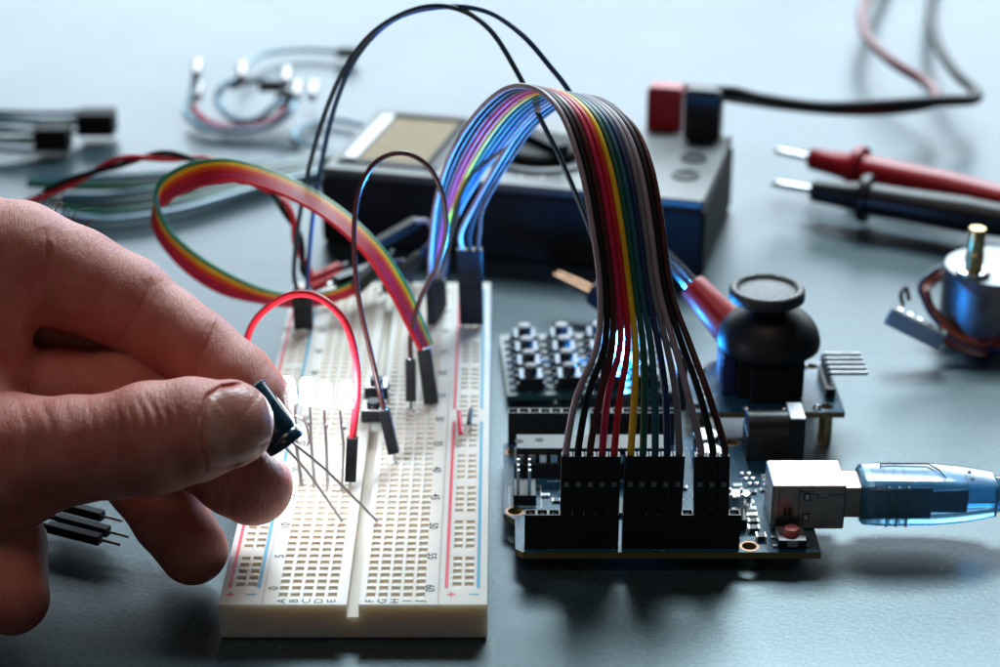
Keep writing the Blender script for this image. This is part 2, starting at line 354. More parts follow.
# ------------------------------------------------------------------ microcontroller board
UX, UY, PT = .08, 2.66, .48     # local frame: x right, y away, board top z
ar = thing('microcontroller_board', 'dark blue microcontroller board with black pin headers and metal USB port', 'circuit board', (UX+3.4, UY+2.6, .1))
def U(x, y, z=0): return Vector((UX+x/10, UY+y/10, PT+z/10))
def ubox(mb, x0, x1, y0, y1, z0, z1): mb.bx(UX+x0/10, UX+x1/10, UY+y0/10, UY+y1/10, PT+z0/10, PT+z1/10)
def mir(x, y): return (68.58-x, 53.34-y)
outline = [mir(*p) for p in [(0, 0), (66.04, 0), (66.04, 1.2), (68.58, 3.8), (68.58, 36.6), (66.04, 39.2), (66.04, 51.8), (64.5, 53.34), (0, 53.34)]]
k = MB(); n = len(outline)
# board sheet with round mounting holes cut: triangulate through bmesh
import bmesh
def plate(outl, holes, zt, zb, mb_name, mats, parent, conv):
    cu = bpy.data.curves.new('p', 'CURVE'); cu.dimensions = '2D'; cu.fill_mode = 'BOTH'
    for L in [outl]+[[(hx+r*math.cos(2*PI*q/20), hy+r*math.sin(2*PI*q/20)) for q in range(20)] for hx, hy, r in holes]:
        s_ = cu.splines.new('POLY'); s_.points.add(len(L)-1)
        for q, (x, y) in enumerate(L): s_.points[q].co = (x, y, 0, 1)
        s_.use_cyclic_u = True
    o = bpy.data.objects.new('p', cu); COL.objects.link(o); dg = bpy.context.evaluated_depsgraph_get()
    me = bpy.data.meshes.new_from_object(o.evaluated_get(dg)); mb = MB()
    V2 = [(v.co.x, v.co.y) for v in me.vertices]; F2 = [tuple(p.vertices) for p in me.polygons]; bpy.data.objects.remove(o)
    mb.add([conv(x, y, zt) for x, y in V2], F2); mb.add([conv(x, y, zb) for x, y in V2], [f[::-1] for f in F2]); mb.mi = 1
    for L in [outl]+[[(hx+r*math.cos(2*PI*q/20), hy+r*math.sin(2*PI*q/20)) for q in range(20)] for hx, hy, r in holes]:
        m_ = len(L); mb.add([conv(x, y, zt) for x, y in L]+[conv(x, y, zb) for x, y in L], [(q, (q+1) % m_, (q+1) % m_+m_, q+m_) for q in range(m_)])
    return mb.build(mb_name, mats, parent)
holes = [(*mir(13.97, 2.54), 1.6), (*mir(15.24, 50.8), 1.6), (*mir(66.04, 7.62), 1.6), (*mir(66.04, 35.56), 1.6)]
plate(outline, holes, 0, -1.6, 'board', ['pcb', 'fr4'], ar, lambda x, y, z: U(x, y, z))
k = MB()
for hx, hy, r in holes:
    k = MB(); k.add([U(hx, hy, .04)+Vector((q_*math.cos(2*PI*a/28), q_*math.sin(2*PI*a/28), 0)) for q_ in (.162, .215) for a in range(28)], [(a, (a+1) % 28, (a+1) % 28+28, a+28)[::-1] for a in range(28)]); k.build('mounting_ring', 'oldbrass', ar)
def header(x0, npin, yc, name='pin_header'):
    # socket: walls and dividers so that each pin hole is a real opening
    h = MB(); p = 2.54; x1 = x0+npin*p; hh = 8.5; w = 1.27
    ubox(h, x0, x1, yc-w, yc-w+.35, 0, hh); ubox(h, x0, x1, yc+w-.35, yc+w, 0, hh); ubox(h, x0+.02, x1-.02, yc-w+.02, yc+w-.02, .02, hh-2.0)
    for i in range(npin+1):
        xc = x0+i*p; ubox(h, max(xc-.32, x0), min(xc+.32, x1), yc-w+.01, yc+w-.01, .01, hh-.012)
    o = h.build(name, 'black', ar, bevel=.006, seg=1)
    g = MB()
    for i in range(npin): ubox(g, x0+i*p+.75, x0+i*p+1.8, yc-w+.36, yc-w+.6, 3, hh-.35); ubox(g, x0+i*p+.75, x0+i*p+1.8, yc+w-.6, yc+w-.36, 3, hh-.35)
    g.build('contacts', 'steel', o)
    return o
H1, H2 = 4.5, 25.6
header(H1, 8, 2.54); header(H2, 10, 2.54)
header(68.58-26.67-8*2.54-1.0, 8, 50.8); header(1.1, 6, 50.8)
# microcontroller chip in its socket
k = MB(); ubox(k, 2.5, 38.5, 32.6, 41.2, .3, 3.9); so = k.build('chip_socket', 'black', ar, bevel=.02)
k = MB()
ubox(k, 2.9, 38.1, 33.4, 40.4, 4.1, 7.6); ch = k.build('chip', 'black', ar, bevel=.025)
k = MB()
for i in range(14):
    x = 4.0+i*2.54
    for yy, s_ in ((33.2, -1), (40.6, 1)):
        ubox(k, x-.75, x+.75, yy-.12, yy+.12, 3.2, 5.9); ubox(k, x-.75, x+.75, min(yy, yy-s_*.5), max(yy, yy-s_*.5), 5.75, 5.95)
k.build('chip_pins', 'steel', ch)
for q_ in ((8.3, 37.6), (3.6, 36.9)):
    k = MB(); k.lathe(U(*q_, 7.602), (0, 0, 1), [(.1, 0), (.1, .003)], 20); k.build('pin_one_dimple', 'matte', ch)
# silkscreen
k = MB()
for s_, x, y, z in (('ICSP', 6, 17.0, .17), ('MADE IN ITALY', 17, 27.0, .13)):
    text_mesh(k, s_, z, U(x, y, .04), PI)
for x0, x1, y0, y1 in ((1.2, 8.6, 19.6, 19.75), (1.2, 8.6, 29.2, 29.35), (1.2, 1.35, 19.75, 29.2), (8.45, 8.6, 19.75, 29.2), (10, 40, 31.4, 31.55), (45.2, 55, 16.4, 16.55), (10.5, 25, 6.0, 6.15), (28, 52, 6.0, 6.15)):
    k.add([U(x0, y0, .04), U(x1, y0, .04), U(x1, y1, .04), U(x0, y1, .04)], [(0, 1, 2, 3)])
k.build('board_print', 'white_ink', ar)
# icsp pins
k = MB(); ubox(k, 2.2, 7.4, 20.5, 28.3, .02, 2.5); ic = k.build('programming_header', 'black', ar, bevel=.02)
k = MB()
for i in range(2):
    for j in range(3): ubox(k, 3.0+2.54*i, 3.64+2.54*i, 21.4+2.54*j, 22.04+2.54*j, 2, 8.4)
k.build('header_pins', 'steel', ic, bevel=.01)
# second programming header near usb
k = MB(); ubox(k, 46, 53.6, 9.5, 14.6, .02, 2.5); ic = k.build('programming_header', 'black', ar, bevel=.02)
k = MB()
for i in range(3):
    for j in range(2): ubox(k, 47.0+2.54*i, 47.64+2.54*i, 10.4+2.54*j, 11.04+2.54*j, 2, 8.4)
k.build('header_pins', 'steel', ic, bevel=.01)
# usb port
k = MB(); ubox(k, 58.7, 74.9, 9.6, 21.6, .05, 11.0); up = k.build('usb_port', 'shell', ar, bevel=.05, seg=3)
k = MB()
for x, z, a, b in ((62.3, 4.6, 1.6, 1.6), (66.4, 8.3, 1.5, 1.9), (66.4, 3.2, 1.5, 1.9)): ubox(k, x-a/2, x+a/2, 9.54, 9.6, z-b/2, z+b/2)
ubox(k, 60.2, 60.35, 9.56, 9.62, .5, 10); ubox(k, 64.6, 64.75, 9.56, 9.62, .5, 10.6)
ubox(k, 64.7, 67.6, 9.55, 9.62, 9.55, 9.7); ubox(k, 67.6, 68.7, 9.55, 9.62, 8.75, 8.9); ubox(k, 67.5, 67.65, 9.55, 9.62, 8.8, 9.65); ubox(k, 68.7, 68.85, 9.55, 9.62, 8.0, 8.9); ubox(k, 68.8, 71, 9.55, 9.62, 7.95, 8.1); ubox(k, 71, 71.15, 9.55, 9.62, 8.05, 8.8); ubox(k, 71.1, 74.8, 9.55, 9.62, 8.75, 8.9)
k.build('seams', 'matte', up)
k = MB(); ubox(k, 61.8, 62.8, 9.50, 9.545, 4.1, 5.1); ubox(k, 65.95, 66.85, 9.50, 9.545, 7.6, 8.9); ubox(k, 65.95, 66.85, 9.50, 9.545, 2.5, 3.8); k.build('latch_springs', 'steel', up)
# reset button
k = MB(); ubox(k, 59.4, 65.6, 1.2, 7.2, .05, 1.9); rb = k.build('reset_button', 'black', ar, bevel=.03)
k = MB(); ubox(k, 59.5, 65.5, 1.3, 7.1, 1.92, 2.25); ubox(k, 61.3, 63.7, 1.05, 1.2, .6, 2.2)
for sx in (58.4, 65.6):
    for sy in (2, 5.6): ubox(k, sx, sx+1.0, sy, sy+.8, .1, .4)
k.build('cover_plate', 'dsteel', rb, bevel=.02)
k = MB(); k.lathe(U(62.5, 4.2, 2.2), (0, 0, 1), [(.17, 0), (.17, .12), (.15, .15), (.001, .155)], 28); k.build('button_cap', 'button', rb, smooth=True)
# power jack
k = MB(); ubox(k, 56.9, 67.2, 41.2, 50.1, .05, 6.5); ubox(k, 66.8, 70.4, 41.2, 50.1, .04, 11.0); k.cyl(U(57.2, 45.65, 6.4), U(66.9, 45.65, 6.4), .44, n=40)
k.build('power_jack', 'black', ar, smooth=True, bevel=.02, ang=30)
k = MB(); ubox(k, 66.9, 70.3, 41.6, 49.7, 11.0, 11.12); k.build('jack_top_label', 'dsteel', ar)
# electrolytic cans
for cx, cy in ((47.6, 44.2), (47.6, 36.4)):
    k = MB(); k.bx(UX+cx/10-.33, UX+cx/10+.33, UY+cy/10-.33, UY+cy/10+.33, PT+.005, PT+.08); c = k.build('capacitor_can', 'black', ar, bevel=.03)
    k = MB(); k.lathe(U(cx, cy, .8), (0, 0, 1), [(.31, 0), (.31, .08), (.29, .1), (.31, .12), (.31, .46), (.28, .50), (.001, .50)], 32); k.build('can', 'steel', c, smooth=True)
# crystal
k = MB()
for a in range(24):
    pass
def stadium(cx, cy, lx, r, z0, z1, rr=0): 
    mb = MB(); L = []
    for q in range(24):
        an = -PI/2+PI*q/23 if q < 12 else 0
    L = [(cx+lx/2+r*math.cos(-PI/2+PI*q/12), cy+r*math.sin(-PI/2+PI*q/12)) for q in range(13)]+[(cx-lx/2+r*math.cos(PI/2+PI*q/12), cy+r*math.sin(PI/2+PI*q/12)) for q in range(13)]
    n_ = len(L); mb.add([U(x, y, z0) for x, y in L]+[U(x, y, z1) for x, y in L], [tuple(range(n_, 2*n_))]+[(q, (q+1) % n_, (q+1) % n_+n_, q+n_) for q in range(n_)]); return mb
mbq = stadium(50.2, 20.0, 7.0, 2.3, .05, .6); cr = mbq.build('crystal', 'steel', ar, bevel=.02); stadium(50.2, 20.0, 7.0, 1.9, .6, 3.6).build('crystal_can', 'steel', cr, bevel=.05, seg=3)
# small parts: chips, resistors, leds
def smd(x, y, w, l, h, body='black', rot=False, nm='surface_component'):
    k = MB(); ubox(k, x-w/2+.25*w*.6, x+w/2-.25*w*.6, y-l/2, y+l/2, .05, h); o = k.build(nm, body, ar, bevel=.008, seg=1)
    k = MB(); ubox(k, x-w/2, x-w/2+.15*w, y-l/2-.02, y+l/2+.02, .04, h+.02); ubox(k, x+w/2-.15*w, x+w/2, y-l/2-.02, y+l/2+.02, .04, h+.02); k.build('end_caps', 'steel', o)
random.seed(3)
spots = [(12.6, 16, 2.2, 1.4, .9), (14.6, 10.6, 1.9, 1.3, .8), (11.2, 13.6, 1.8, 1.1, .6), (55.4, 15.5, 2.4, 1.4, .7), (55.4, 12.8, 2.4, 1.4, .7), (55.0, 9.0, 2.6, 1.8, 1.2), (55.4, 18.2, 2.4, 1.4, .7), (55.2, 21, 2.4, 1.4, .7), (56.2, 5.6, 2.2, 2.0, 1.2),
         (53.6, 26, 2, 1.2, .6), (56.6, 26, 2, 1.2, .6), (59.5, 27, 2, 1.2, .6), (53.6, 29, 2, 1.2, .6), (12, 22, 2, 1.2, .6), (18, 20, 2, 1.2, .6), (22, 17, 2, 1.2, .6), (30, 19, 2, 1.2, .6), (36, 16, 2, 1.2, .6), (9.5, 24.5, 1.9, 1.1, .6), (44, 24, 2, 1.2, .6), (41, 28, 2, 1.2, .6)]
for i, (x, y, w, l, h) in enumerate(spots): smd(x, y, w, l, h, 'black' if i % 3 else 'white')
for i in range(3):
    k = MB(); k.lathe(U(57.0+i*.6, 34.5-i*2.4, .1), (0, 0, 1), [(.07, 0), (.07, .04), (.045, .06), (.001, .065)], 16); k.lathe(U(55.4+i*.6, 34.5-i*2.4, .1), (0, 0, 1), [(.07, 0), (.07, .04), (.045, .06), (.001, .065)], 16); k.build('solder_joint', 'steel', ar, smooth=True)
k = MB(); ubox(k, 61.5, 68, 28, 34.6, .05, 1.7); rg = k.build('voltage_regulator', 'black', ar, bevel=.02)
k = MB()
for q in range(3): ubox(k, 59.6, 61.6, 29+q*2.2, 29.9+q*2.2, .04, .4)
k.build('regulator_legs', 'steel', rg)
k = MB(); ubox(k, 20, 27, 15, 22, .05, 1.1); k.build('interface_chip', 'black', ar, bevel=.015)
k = MB()
for i in range(8): k.lathe(U(H1+1.27+i*2.54, 2.54, -1.6), (0, 0, -1), [(.09, 0), (.05, .1), (.03, .16)], 8)
for i in range(10): k.lathe(U(H2+1.27+i*2.54, 2.54, -1.6), (0, 0, -1), [(.09, 0), (.05, .1), (.03, .16)], 8)
for i in range(8): k.lathe(U(22.8+i*2.54, 50.8, -1.6), (0, 0, -1), [(.09, 0), (.05, .1), (.03, .16)], 8)
for sx in (59.5, 66): 
    for sy in (10, 21): k.lathe(U(sx, sy, -1.6), (0, 0, -1), [(.12, 0), (.08, .2), (.05, .32)], 8)
k.build('solder_side_pins', 'steel', ar)

# ------------------------------------------------------------------ big ribbon cable
RC = ['w_lilac', 'w_black', 'w_brown', 'w_crim', 'w_red', 'w_yellow', 'w_green', 'w_teal', 'w_navy', 'w_grey', 'w_lilac', 'w_black', 'w_brown']
RY = [2.95, 3.0, 3.2, 3.5, 3.9, 4.3, 5, 5.8, 6.8, 7.8, 8.8, 10, 11.2, 12.4, 13.4]
E0 = [(565, 452), (569, 432), (578, 396), (597, 346), (600, 290), (592, 225), (580, 165), (562, 115), (538, 90), (508, 88), (478, 112), (452, 152), (437, 197), (431, 245), (433, 285)]
E1 = [(717, 446), (715, 425), (708, 390), (689, 342), (671, 290), (662, 225), (652, 170), (636, 130), (612, 106), (582, 97), (552, 110), (524, 138), (492, 172), (462, 215), (446, 270)]
slots = [H1+1.27+2.54*i for i in range(3, 8)]+[H2+1.27+2.54*i for i in range(0, 5)]+[H2+1.27+2.54*i for i in range(6, 9)]
rib = thing('ribbon_cable', 'wide rainbow ribbon cable arching up from the front pin header', 'ribbon cable', (3, 3, 1.4))
blk_dx = [0]*5+[0]*5+[0]*3
for i in range(13):
    x = slots[i]; a = U(x, 2.54, 8.6); lean = (.0, .02, 1.4) if i < 5 else ((.02, .03, 1.4) if i < 10 else (-.04, .05, 1.38)); b = a+Vector(lean)
    A = at(*E0[0], RY[0])
    P = [b-Vector((0, 0, .1)), b+Vector((.0, .02, .22))]
    for q in range(2, len(RY)):
        t = i/12
        p0 = at(*E0[q], RY[q]); p1 = at(*E1[q], RY[q]+(1.0 if q > 11 else 0))
        if q == 2: # fan in gently
            jit = Vector((random.uniform(-.05, .05), random.uniform(-.08, .08), 0))
        else: jit = Vector((0, 0, 0))
        if i >= 10 and q >= 12: break
        P.append(p0.lerp(p1, t)+jit)
    if i >= 10:
        j = i-10
        P += [at(477+j*4, 200+j*1, 11.6), at(461+j*9, 232, 12.8), at(462+j*8, 258, 13.3)]
        tip = at(464+j*7.5, 292, 13.6); top = at(461.5+j*8, 249, 13.5); P[-1] = top
    else:
        tip = at(432+i*.7, 325, 13.7); top = at(430+i*1.3, 280, 13.5+i*.13); tip = Vector((top.x+.02, top.y+.05, .95)); P[-1] = top
    k = MB(); S_ = spline(P, 8); k.tube(S_, [.0635+.016*min(1, max(0, 1.3-q/30)) for q in range(len(S_))], 10); k.build('wire', RC[i], rib, smooth=True)
    plug(rib, a, b, w=.248, window=True, hint=(0, 1, 0), pin=False)
    plug(rib, Vector((tip.x, tip.y, .93)) if i >= 10 else tip, top, w=.24, m='black')

# ------------------------------------------------------------------ blue glowing led on the rear header
def led(label, base_pts, tip, bulb_r, mm, group=None, name='led', cat='LED', hh=.5):
    t = thing(name, label, cat, base_pts[0], group)
    k = MB(); r = bulb_r
    prof = [(r*1.15, 0), (r*1.15, .07), (r, .075), (r, hh-r)]+[(r*math.cos(a*PI/16), hh-r+r*math.sin(a*PI/16)) for a in range(1, 9)]
    ax = (Vector(tip)-(Vector(base_pts[0])+Vector(base_pts[1]))/2).normalized()
    k.lathe(tip, ax, prof, 24); k.build('bulb', mm, t, smooth=True)
    for b in base_pts:
        k = MB(); k.tube([b, Vector(b).lerp(Vector(tip), .55)+Vector((.0, 0, 0)), Vector(tip)+Vector(((Vector(b).x-Vector(tip).x)*.8, 0, .05))], .026, 8); l = k.build('leg', 'dsteel', t, smooth=True)
        c = Vector(b).lerp(Vector(tip), .74); k = MB(); k.cyl(c, c+ax*.09, .045, n=8); k.build('leg_stop', 'dsteel', l)
    return t
bl_t = at(637, 352, 7.75)


# ------------------------------------------------------------------ white LEDs on the breadboard
LD = [(290, 401, 5.05, 301, 484), (308, 402, 4.9, 314, 485), (325, 405, 4.8, 327, 487), (345, 406, 4.7, 341, 485)]
LL = ['leftmost glowing white LED half behind the fingertip', 'second glowing white LED from the fingertip', 'third glowing white LED, between its two neighbours by the red wire', 'glowing white LED nearest the red jumper wire']
for (px, py, Yv, lx, ly), lb in zip(LD, LL):
    tip = at(px, py, Yv); b0 = at(lx, ly, Yv); b0.z = .78; b1 = b0+Vector((.0, .254, 0))
    led(lb, [b0, b1], tip, .155, 'led', 'row of lit LEDs on the breadboard', name='white_led', hh=.62)

# ------------------------------------------------------------------ tactile switches on the breadboard
def tact(px, py, lab, z=BZ, Yv=None, rot=0, parentless=True):
    c = atz(px, py, z); t = thing('push_button', lab, 'push button', c, 'push buttons on the breadboard')
    R = Matrix.Rotation(rot, 3, 'Z')
    k = MB(); k.box(c+Vector((0, 0, .2)), (.58, .58, .30), R); k.build('housing', 'black', t, bevel=.02)
    k = MB(); k.box(c+Vector((0, 0, .365)), (.54, .54, .03), R); k.build('cover_plate', 'steel', t, bevel=.01)
    k = MB(); k.lathe(c+Vector((0, 0, .38)), (0, 0, 1), [(.17, 0), (.17, .1), (.16, .12), (.001, .12)], 24); k.build('button_cap', 'black', t, smooth=True)
    for sx in (-1, 1):
        for sy in (-1, 1):
            k = MB(); k.box(c+R @ Vector((sx*.31, sy*.22, .1)), (.03, .07, .3), R); k.build('leg', 'steel', t)
    return t
tact(374, 419, 'nearer small black push button across the breadboard channel')
tact(377, 396, 'farther small black push button across the breadboard channel')
# short staple jumpers on the right rail
for lab, wm, a, b, c, nm in (('short red wire link on the right power rail', 'w_red', (459, 412), (461, 434), (462, 441), 0), ('short black wire link on the right power rail', 'w_black', (471, 410), (469, 424), (471, 431), 1)):
    z = BZ+.22; p = [atz(a[0], a[1]+5, BZ-.1), atz(a[0], a[1], z), atz(b[0], b[1], z), atz(c[0], c[1]-3, BZ+.1), atz(c[0], c[1], BZ-.1)]
    t = thing('wire_link', lab, 'wire link', p[0]); S = spline([p[1], p[1].lerp(p[2], .5)+Vector((0, 0, .05)), p[2]], 6)
    k = MB(); k.tube(S, .06, 10); k.build('insulation', wm, t, smooth=True)
    for q_ in ([p[0], p[1]], [p[2], p[3], p[4]]):
        k = MB(); k.tube(q_, .03, 8); k.build('bare_end', 'steel', t, smooth=True)

# ------------------------------------------------------------------ jumper wires
pl = lambda a, b: (at(*a), at(*b))
# red and white arc
tA, tB = at(350.5, 481, 4.9), at(352.5, 437, 5.15)
jumper('red jumper wire arching from the fingertip to a black plug beside the LEDs', [tB-Vector((0, 0, .05))]+pts([(354, 425, 5.15), (357, 395, 5.3), (356, 360, 5.6), (345, 322, 6.0), (322, 299, 6.4), (296, 294, 6.8), (270, 306, 7.2), (251, 328, 7.6), (243, 365, 7.8), (246, 400, 7.6)])+[atz(250, 432, .9)], 'w_red', [(tA, tB)], r=.085)
# brown loop
tA, tB = at(394, 453, 6.1), at(384, 410, 6.35); uA, uB = at(411, 401, 8.9), at(410.5, 359, 9.2)
jumper('brown jumper wire looping high above the middle of the breadboard', [tB]+pts([(379, 388, 6.5), (370, 350, 6.9), (359, 300, 7.4), (354, 245, 8), (358, 195, 8.4), (375, 163, 8.6), (402, 153, 8.7), (428, 166, 8.8), (443, 197, 8.9), (446, 232, 9), (437, 266, 9.1), (420, 300, 9.2), (411, 335, 9.2)])+[uB], 'w_brown', [(tA, tB), (uA, uB)])
# long pair of slate wires
for j, (lab, wm, L) in enumerate((('dark slate jumper wire, left one of the tall arching pair', 'w_slate', [(294, 270, 13.2), (299, 220, 13.0), (311, 160, 12.6), (328, 105, 12), (350, 60, 11.5), (380, 27, 11), (420, 8, 10.5), (458, 9, 10), (490, 30, 9.6), (516, 70, 9.2), (540, 118, 8.8), (562, 162, 8.5), (590, 230, 8.3), (615, 310, 8.1)]),
                               ('dark blue jumper wire, right one of the tall arching pair', 'w_blue', [(308, 270, 13.1), (313, 215, 12.9), (322, 160, 12.5), (337, 100, 11.9), (360, 52, 11.4), (395, 19, 10.9), (440, 7, 10.3), (485, 11, 9.7), (520, 33, 9.2), (548, 64, 8.8), (574, 100, 8.5), (604, 170, 8.3), (630, 240, 8.1), (650, 320, 8.0)]))):
    tB = at(297+j*10, 290, 13.25); tA = Vector((tB.x, tB.y+.05, .93)); e = U(24+j*18, 50.8, 9)
    jumper(lab, [tB]+pts(L)+[e+Vector((0, 0, 1.4))], wm, [(tA, tB), (e, e+Vector((0, 0, 1.4)))], group='pair of tall arching jumper wires')

# ------------------------------------------------------------------ small rainbow ribbon with loop
M['w_green2'] = mat('wire_bright_green', (.015, .20, .10), .36)
M['w_or2'] = mat('wire_vermilion', (.72, .09, .02), .36)
SC2 = ['w_green2', 'w_yellow', 'w_or2', 'w_red', 'w_crim', 'w_red']
A_ = [(431, 345, 9.4), (420, 318, 9.7), (405, 285, 10.2), (378, 245, 10.8), (338, 208, 11.6), (290, 180, 12.4), (240, 163, 13.1), (205, 161, 13.6), (175, 171, 13.9), (158, 187, 14.1), (158, 208, 14.1), (172, 234, 14.0), (200, 258, 13.9), (235, 278, 13.8), (268, 291, 13.8), (305, 296, 14.0), (335, 291, 14.2), (352, 284, 14.3)]
B_ = [(421, 350, 8.9), (409, 327, 9.2), (393, 296, 9.7), (366, 254, 10.2), (325, 217, 11.0), (280, 193, 11.8), (236, 181, 12.5), (203, 184, 13.2), (178, 194, 13.9), (160, 207, 14.5), (153, 217, 14.7), (160, 240, 14.5), (186, 270, 14.2), (221, 292, 14.0), (262, 302, 13.8), (303, 306, 13.9), (338, 299, 14.0), (356, 292, 14.1)]
sr = thing('ribbon_cable', 'narrow rainbow ribbon cable looping above the back edge of the breadboard', 'ribbon cable', (-2, 12, .9))
for i, cm in enumerate(SC2):
    t = i/5; P = [at(*a).lerp(at(*b), t) for a, b in zip(A_, B_)]
    k = MB(); k.tube(spline(P, 8), .066, 10); k.build('wire', cm, sr, smooth=True)
    top = P[0]; tip = Vector((top.x+.12-.08*t+.02*i, top.y-.1, 0)); 
    if i % 2 == 0:
        tt = at(434-t*6, 403, 9.0); plug(sr, tt, at(426-t*5, 349, 9.35), w=.24)
    e = P[-1]; d = (at(425, 215, 17)-at(345, 290, 14.2)).normalized()
    if i % 2 == 1: plug(sr, e+d*1.4+Vector((0, 0, .1*i-.3)), e+Vector((0, 0, .1*i-.3)), w=.25, hint=(0, 0, 1))
# loose plugs lying behind the board
k_i = 0
for lab, a, b, wm in (('long black plug pair pointing at the multimeter, upper one', (372, 247, 15.4), (418, 221, 16.5), 'w_lilac'), ('black plug leaning under the ribbon loop, lower one', (335, 282, 14.4), (395, 262, 16), 'w_purple'), ('black plug lying between the other two dark plugs', (385, 290, 15.2), (432, 243, 16.8), 'w_navy')):
    A1 = at(*a); B1 = at(*b); t = thing('jumper_wire', lab, 'jumper wire', A1)
    d = (B1-A1).normalized(); plug(t, A1, A1+d*1.5, w=.27, hint=(0, 0, 1)); plug(t, A1+Vector((.1, .3, -.05)), A1+d*1.5+Vector((.1, .3, -.05)), w=.27, hint=(0, 0, 1))
    k = MB(); k.tube(spline([A1+d*1.5, B1, B1+Vector((.35, .4, -.3)), B1+Vector((.4, .6, -1.6))], 8), .07, 8); k.build('wire', wm, t, smooth=True)
# twisted red and black pair
def twisted(label, center, m1, m2, rad, turns, r, name='twisted_wires', cat='wires', ph0=0):
    C_ = spline(center, 12); n_ = len(C_); t = thing(name, label, cat, C_[0])
    for ph, mm in ((0, m1), (PI, m2)):
        P = []
        for i in range(n_):
            tg = (C_[min(i+1, n_-1)]-C_[max(i-1, 0)]).normalized(); R = basis(tg); an = ph0+ph+turns*2*PI*i/(n_-1)
            P.append(C_[i]+R.col[0]*(rad*math.cos(an))+R.col[1]*(rad*math.sin(an)))
        k = MB(); k.tube(P, r, 8); k.build('wire', mm, t, smooth=True)
    return t
tw = twisted('twisted red and black wires running behind the hand to two red plugs', pts([(-30, 228, 18), (25, 204, 17.8), (75, 180, 17.6), (120, 162, 17.3), (160, 156, 17), (200, 160, 16.8), (240, 172, 16.4), (272, 192, 16), (292, 220, 15.6), (300, 250, 15.3), (306, 270, 15.1), (312, 282, 15)]), 'w_red', 'w_black', .085, 4.5, .085)
for j in range(2):
    a = at(311, 279+j*9, 15.0-j*.3); plug(tw, a+Vector((.75, .6, .12)), a, w=.22, m='redp', hint=(0, 0, 1))

# ------------------------------------------------------------------ electrolytic capacitor in the fingers
ce, cs = atd(287, 445, 41.75), atd(246, 389, 41.6); ax = (ce-cs).normalized(); L = (ce-cs).length; CAP_S, CAP_A, CAP_L = np.array(cs), np.array(ax), L
cap = thing('capacitor', 'dark blue electrolytic capacitor pinched between thumb and finger', 'capacitor', ce)
k = MB(); r = .425
k.lathe(cs, ax, [(r*.75, 0), (r*.97, .03), (r, .08), (r, L-.38), (r*.985, L-.30), (r*.90, L-.25), (r*.985, L-.20), (r*1.01, L-.14), (r, L-.03), (r*.96, L), (r*.84, L+.012)], 48); k.build('can', 'capsleeve', cap, smooth=True)
k = MB(); k.lathe(ce+ax*.0, ax, [(r*.83, -.05), (r*.83, .006), (.001, .007)], 32); k.build('rubber_seal', 'rubber', cap, smooth=True)
for (sx, sy), (ex, ey) in (((289, 453), (342, 521)), ((297, 446), (377, 521))):
    a = ce+(atd(sx, sy, 41.75)-ce)*.8; b = atz(ex, ey, .86); mid = a.lerp(b, .45)+Vector((0, .05, .06))
    k = MB(); k.tube(spline([a-ax*.1, a.lerp(mid, .5)+Vector((0, .01, .03)), mid, b], 6), .03, 8); k.build('lead', 'dsteel', cap, smooth=True)
# resistor-like bare wire bits beside the LEDs
t = thing('bent_lead', 'thin bent bare wire standing beside the LED row', 'wire'); ORG[t.name] = Vector((0,0,0))
k = MB(); k.tube(spline([atz(303, 487, .8), at(298, 450, 5), at(295, 420, 5), at(299, 417, 5), at(306, 424, 5), at(309, 440, 5), at(307, 446, 5)], 6), .022, 6); k.build('wire', 'dsteel', t, smooth=True)

# ------------------------------------------------------------------ USB plug and cable
up_c = U(74.9, 15.6, 5.6); UB = .42
us = thing('usb_cable', 'translucent blue USB cable plugged into the metal port', 'USB cable', up_c+Vector((3.5, 0, -.9)))
k = MB(); k.box(up_c+Vector((.25, 0, 0)), (.9, .80, .76)); k.build('metal_tip', 'shell', us, bevel=.05)
def loft(secs, n=28, power=4):     # superellipse sections along +X
    mb = MB(); vs = []; fs = []
    for x, hy, hz, cz in secs:
        for q in range(n):
            a = 2*PI*q/n; c, s_ = math.cos(a), math.sin(a)
            vs.append(up_c+Vector((x-UB, hy*math.copysign(abs(c)**(2/power), c), cz+hz*math.copysign(abs(s_)**(2/power), s_))))
    for i in range(len(secs)-1):
        for q in range(n): fs.append((i*n+q, i*n+(q+1) % n, (i+1)*n+(q+1) % n, (i+1)*n+q))
    fs.append(tuple(range(n))[::-1]); fs.append(tuple((len(secs)-1)*n+q for q in range(n))); mb.add(vs, fs); return mb
body = loft([(.78, .50, .48, 0), (.84, .57, .55, 0), (.95, .60, .57, 0), (1.6, .61, .58, 0), (2.4, .61, .57, .0), (3.0, .58, .52, 0), (3.5, .52, .45, 0), (3.8, .46, .40, 0)], power=5).build('plug_body', 'usbblue', us, smooth=True, ang=50)
up_c = up_c-Vector((UB, 0, 0))
k = MB()
for x0, x1, w in ((1.30, 2.35, .30), ): k.tube([up_c+Vector((x0, w, .60)), up_c+Vector((x1, w, .60)), up_c+Vector((x1+.2, 0, .60)), up_c+Vector((x1+.28, -.35, .59))], .018, 6)
k.tube([up_c+Vector((1.30, .30, .60)), up_c+Vector((1.28, .2, .60))], .018, 6)
k.build('top_groove', 'matte', us)
k = MB()
for i in range(3): k.box(up_c+Vector((1.35+.22*i, -.0, 0)), (.05, 1.235, 1.0))
k.build('grip_rib', 'usbblue', us, bevel=.02)
k = MB(); k.box(up_c+Vector((1.7, 0, 0)), (1.3, .78, .72)); k.box(up_c+Vector((2.7, 0, 0)), (.9, .55, .5)); k.build('inner_shell', 'usbdark', us, bevel=.04)
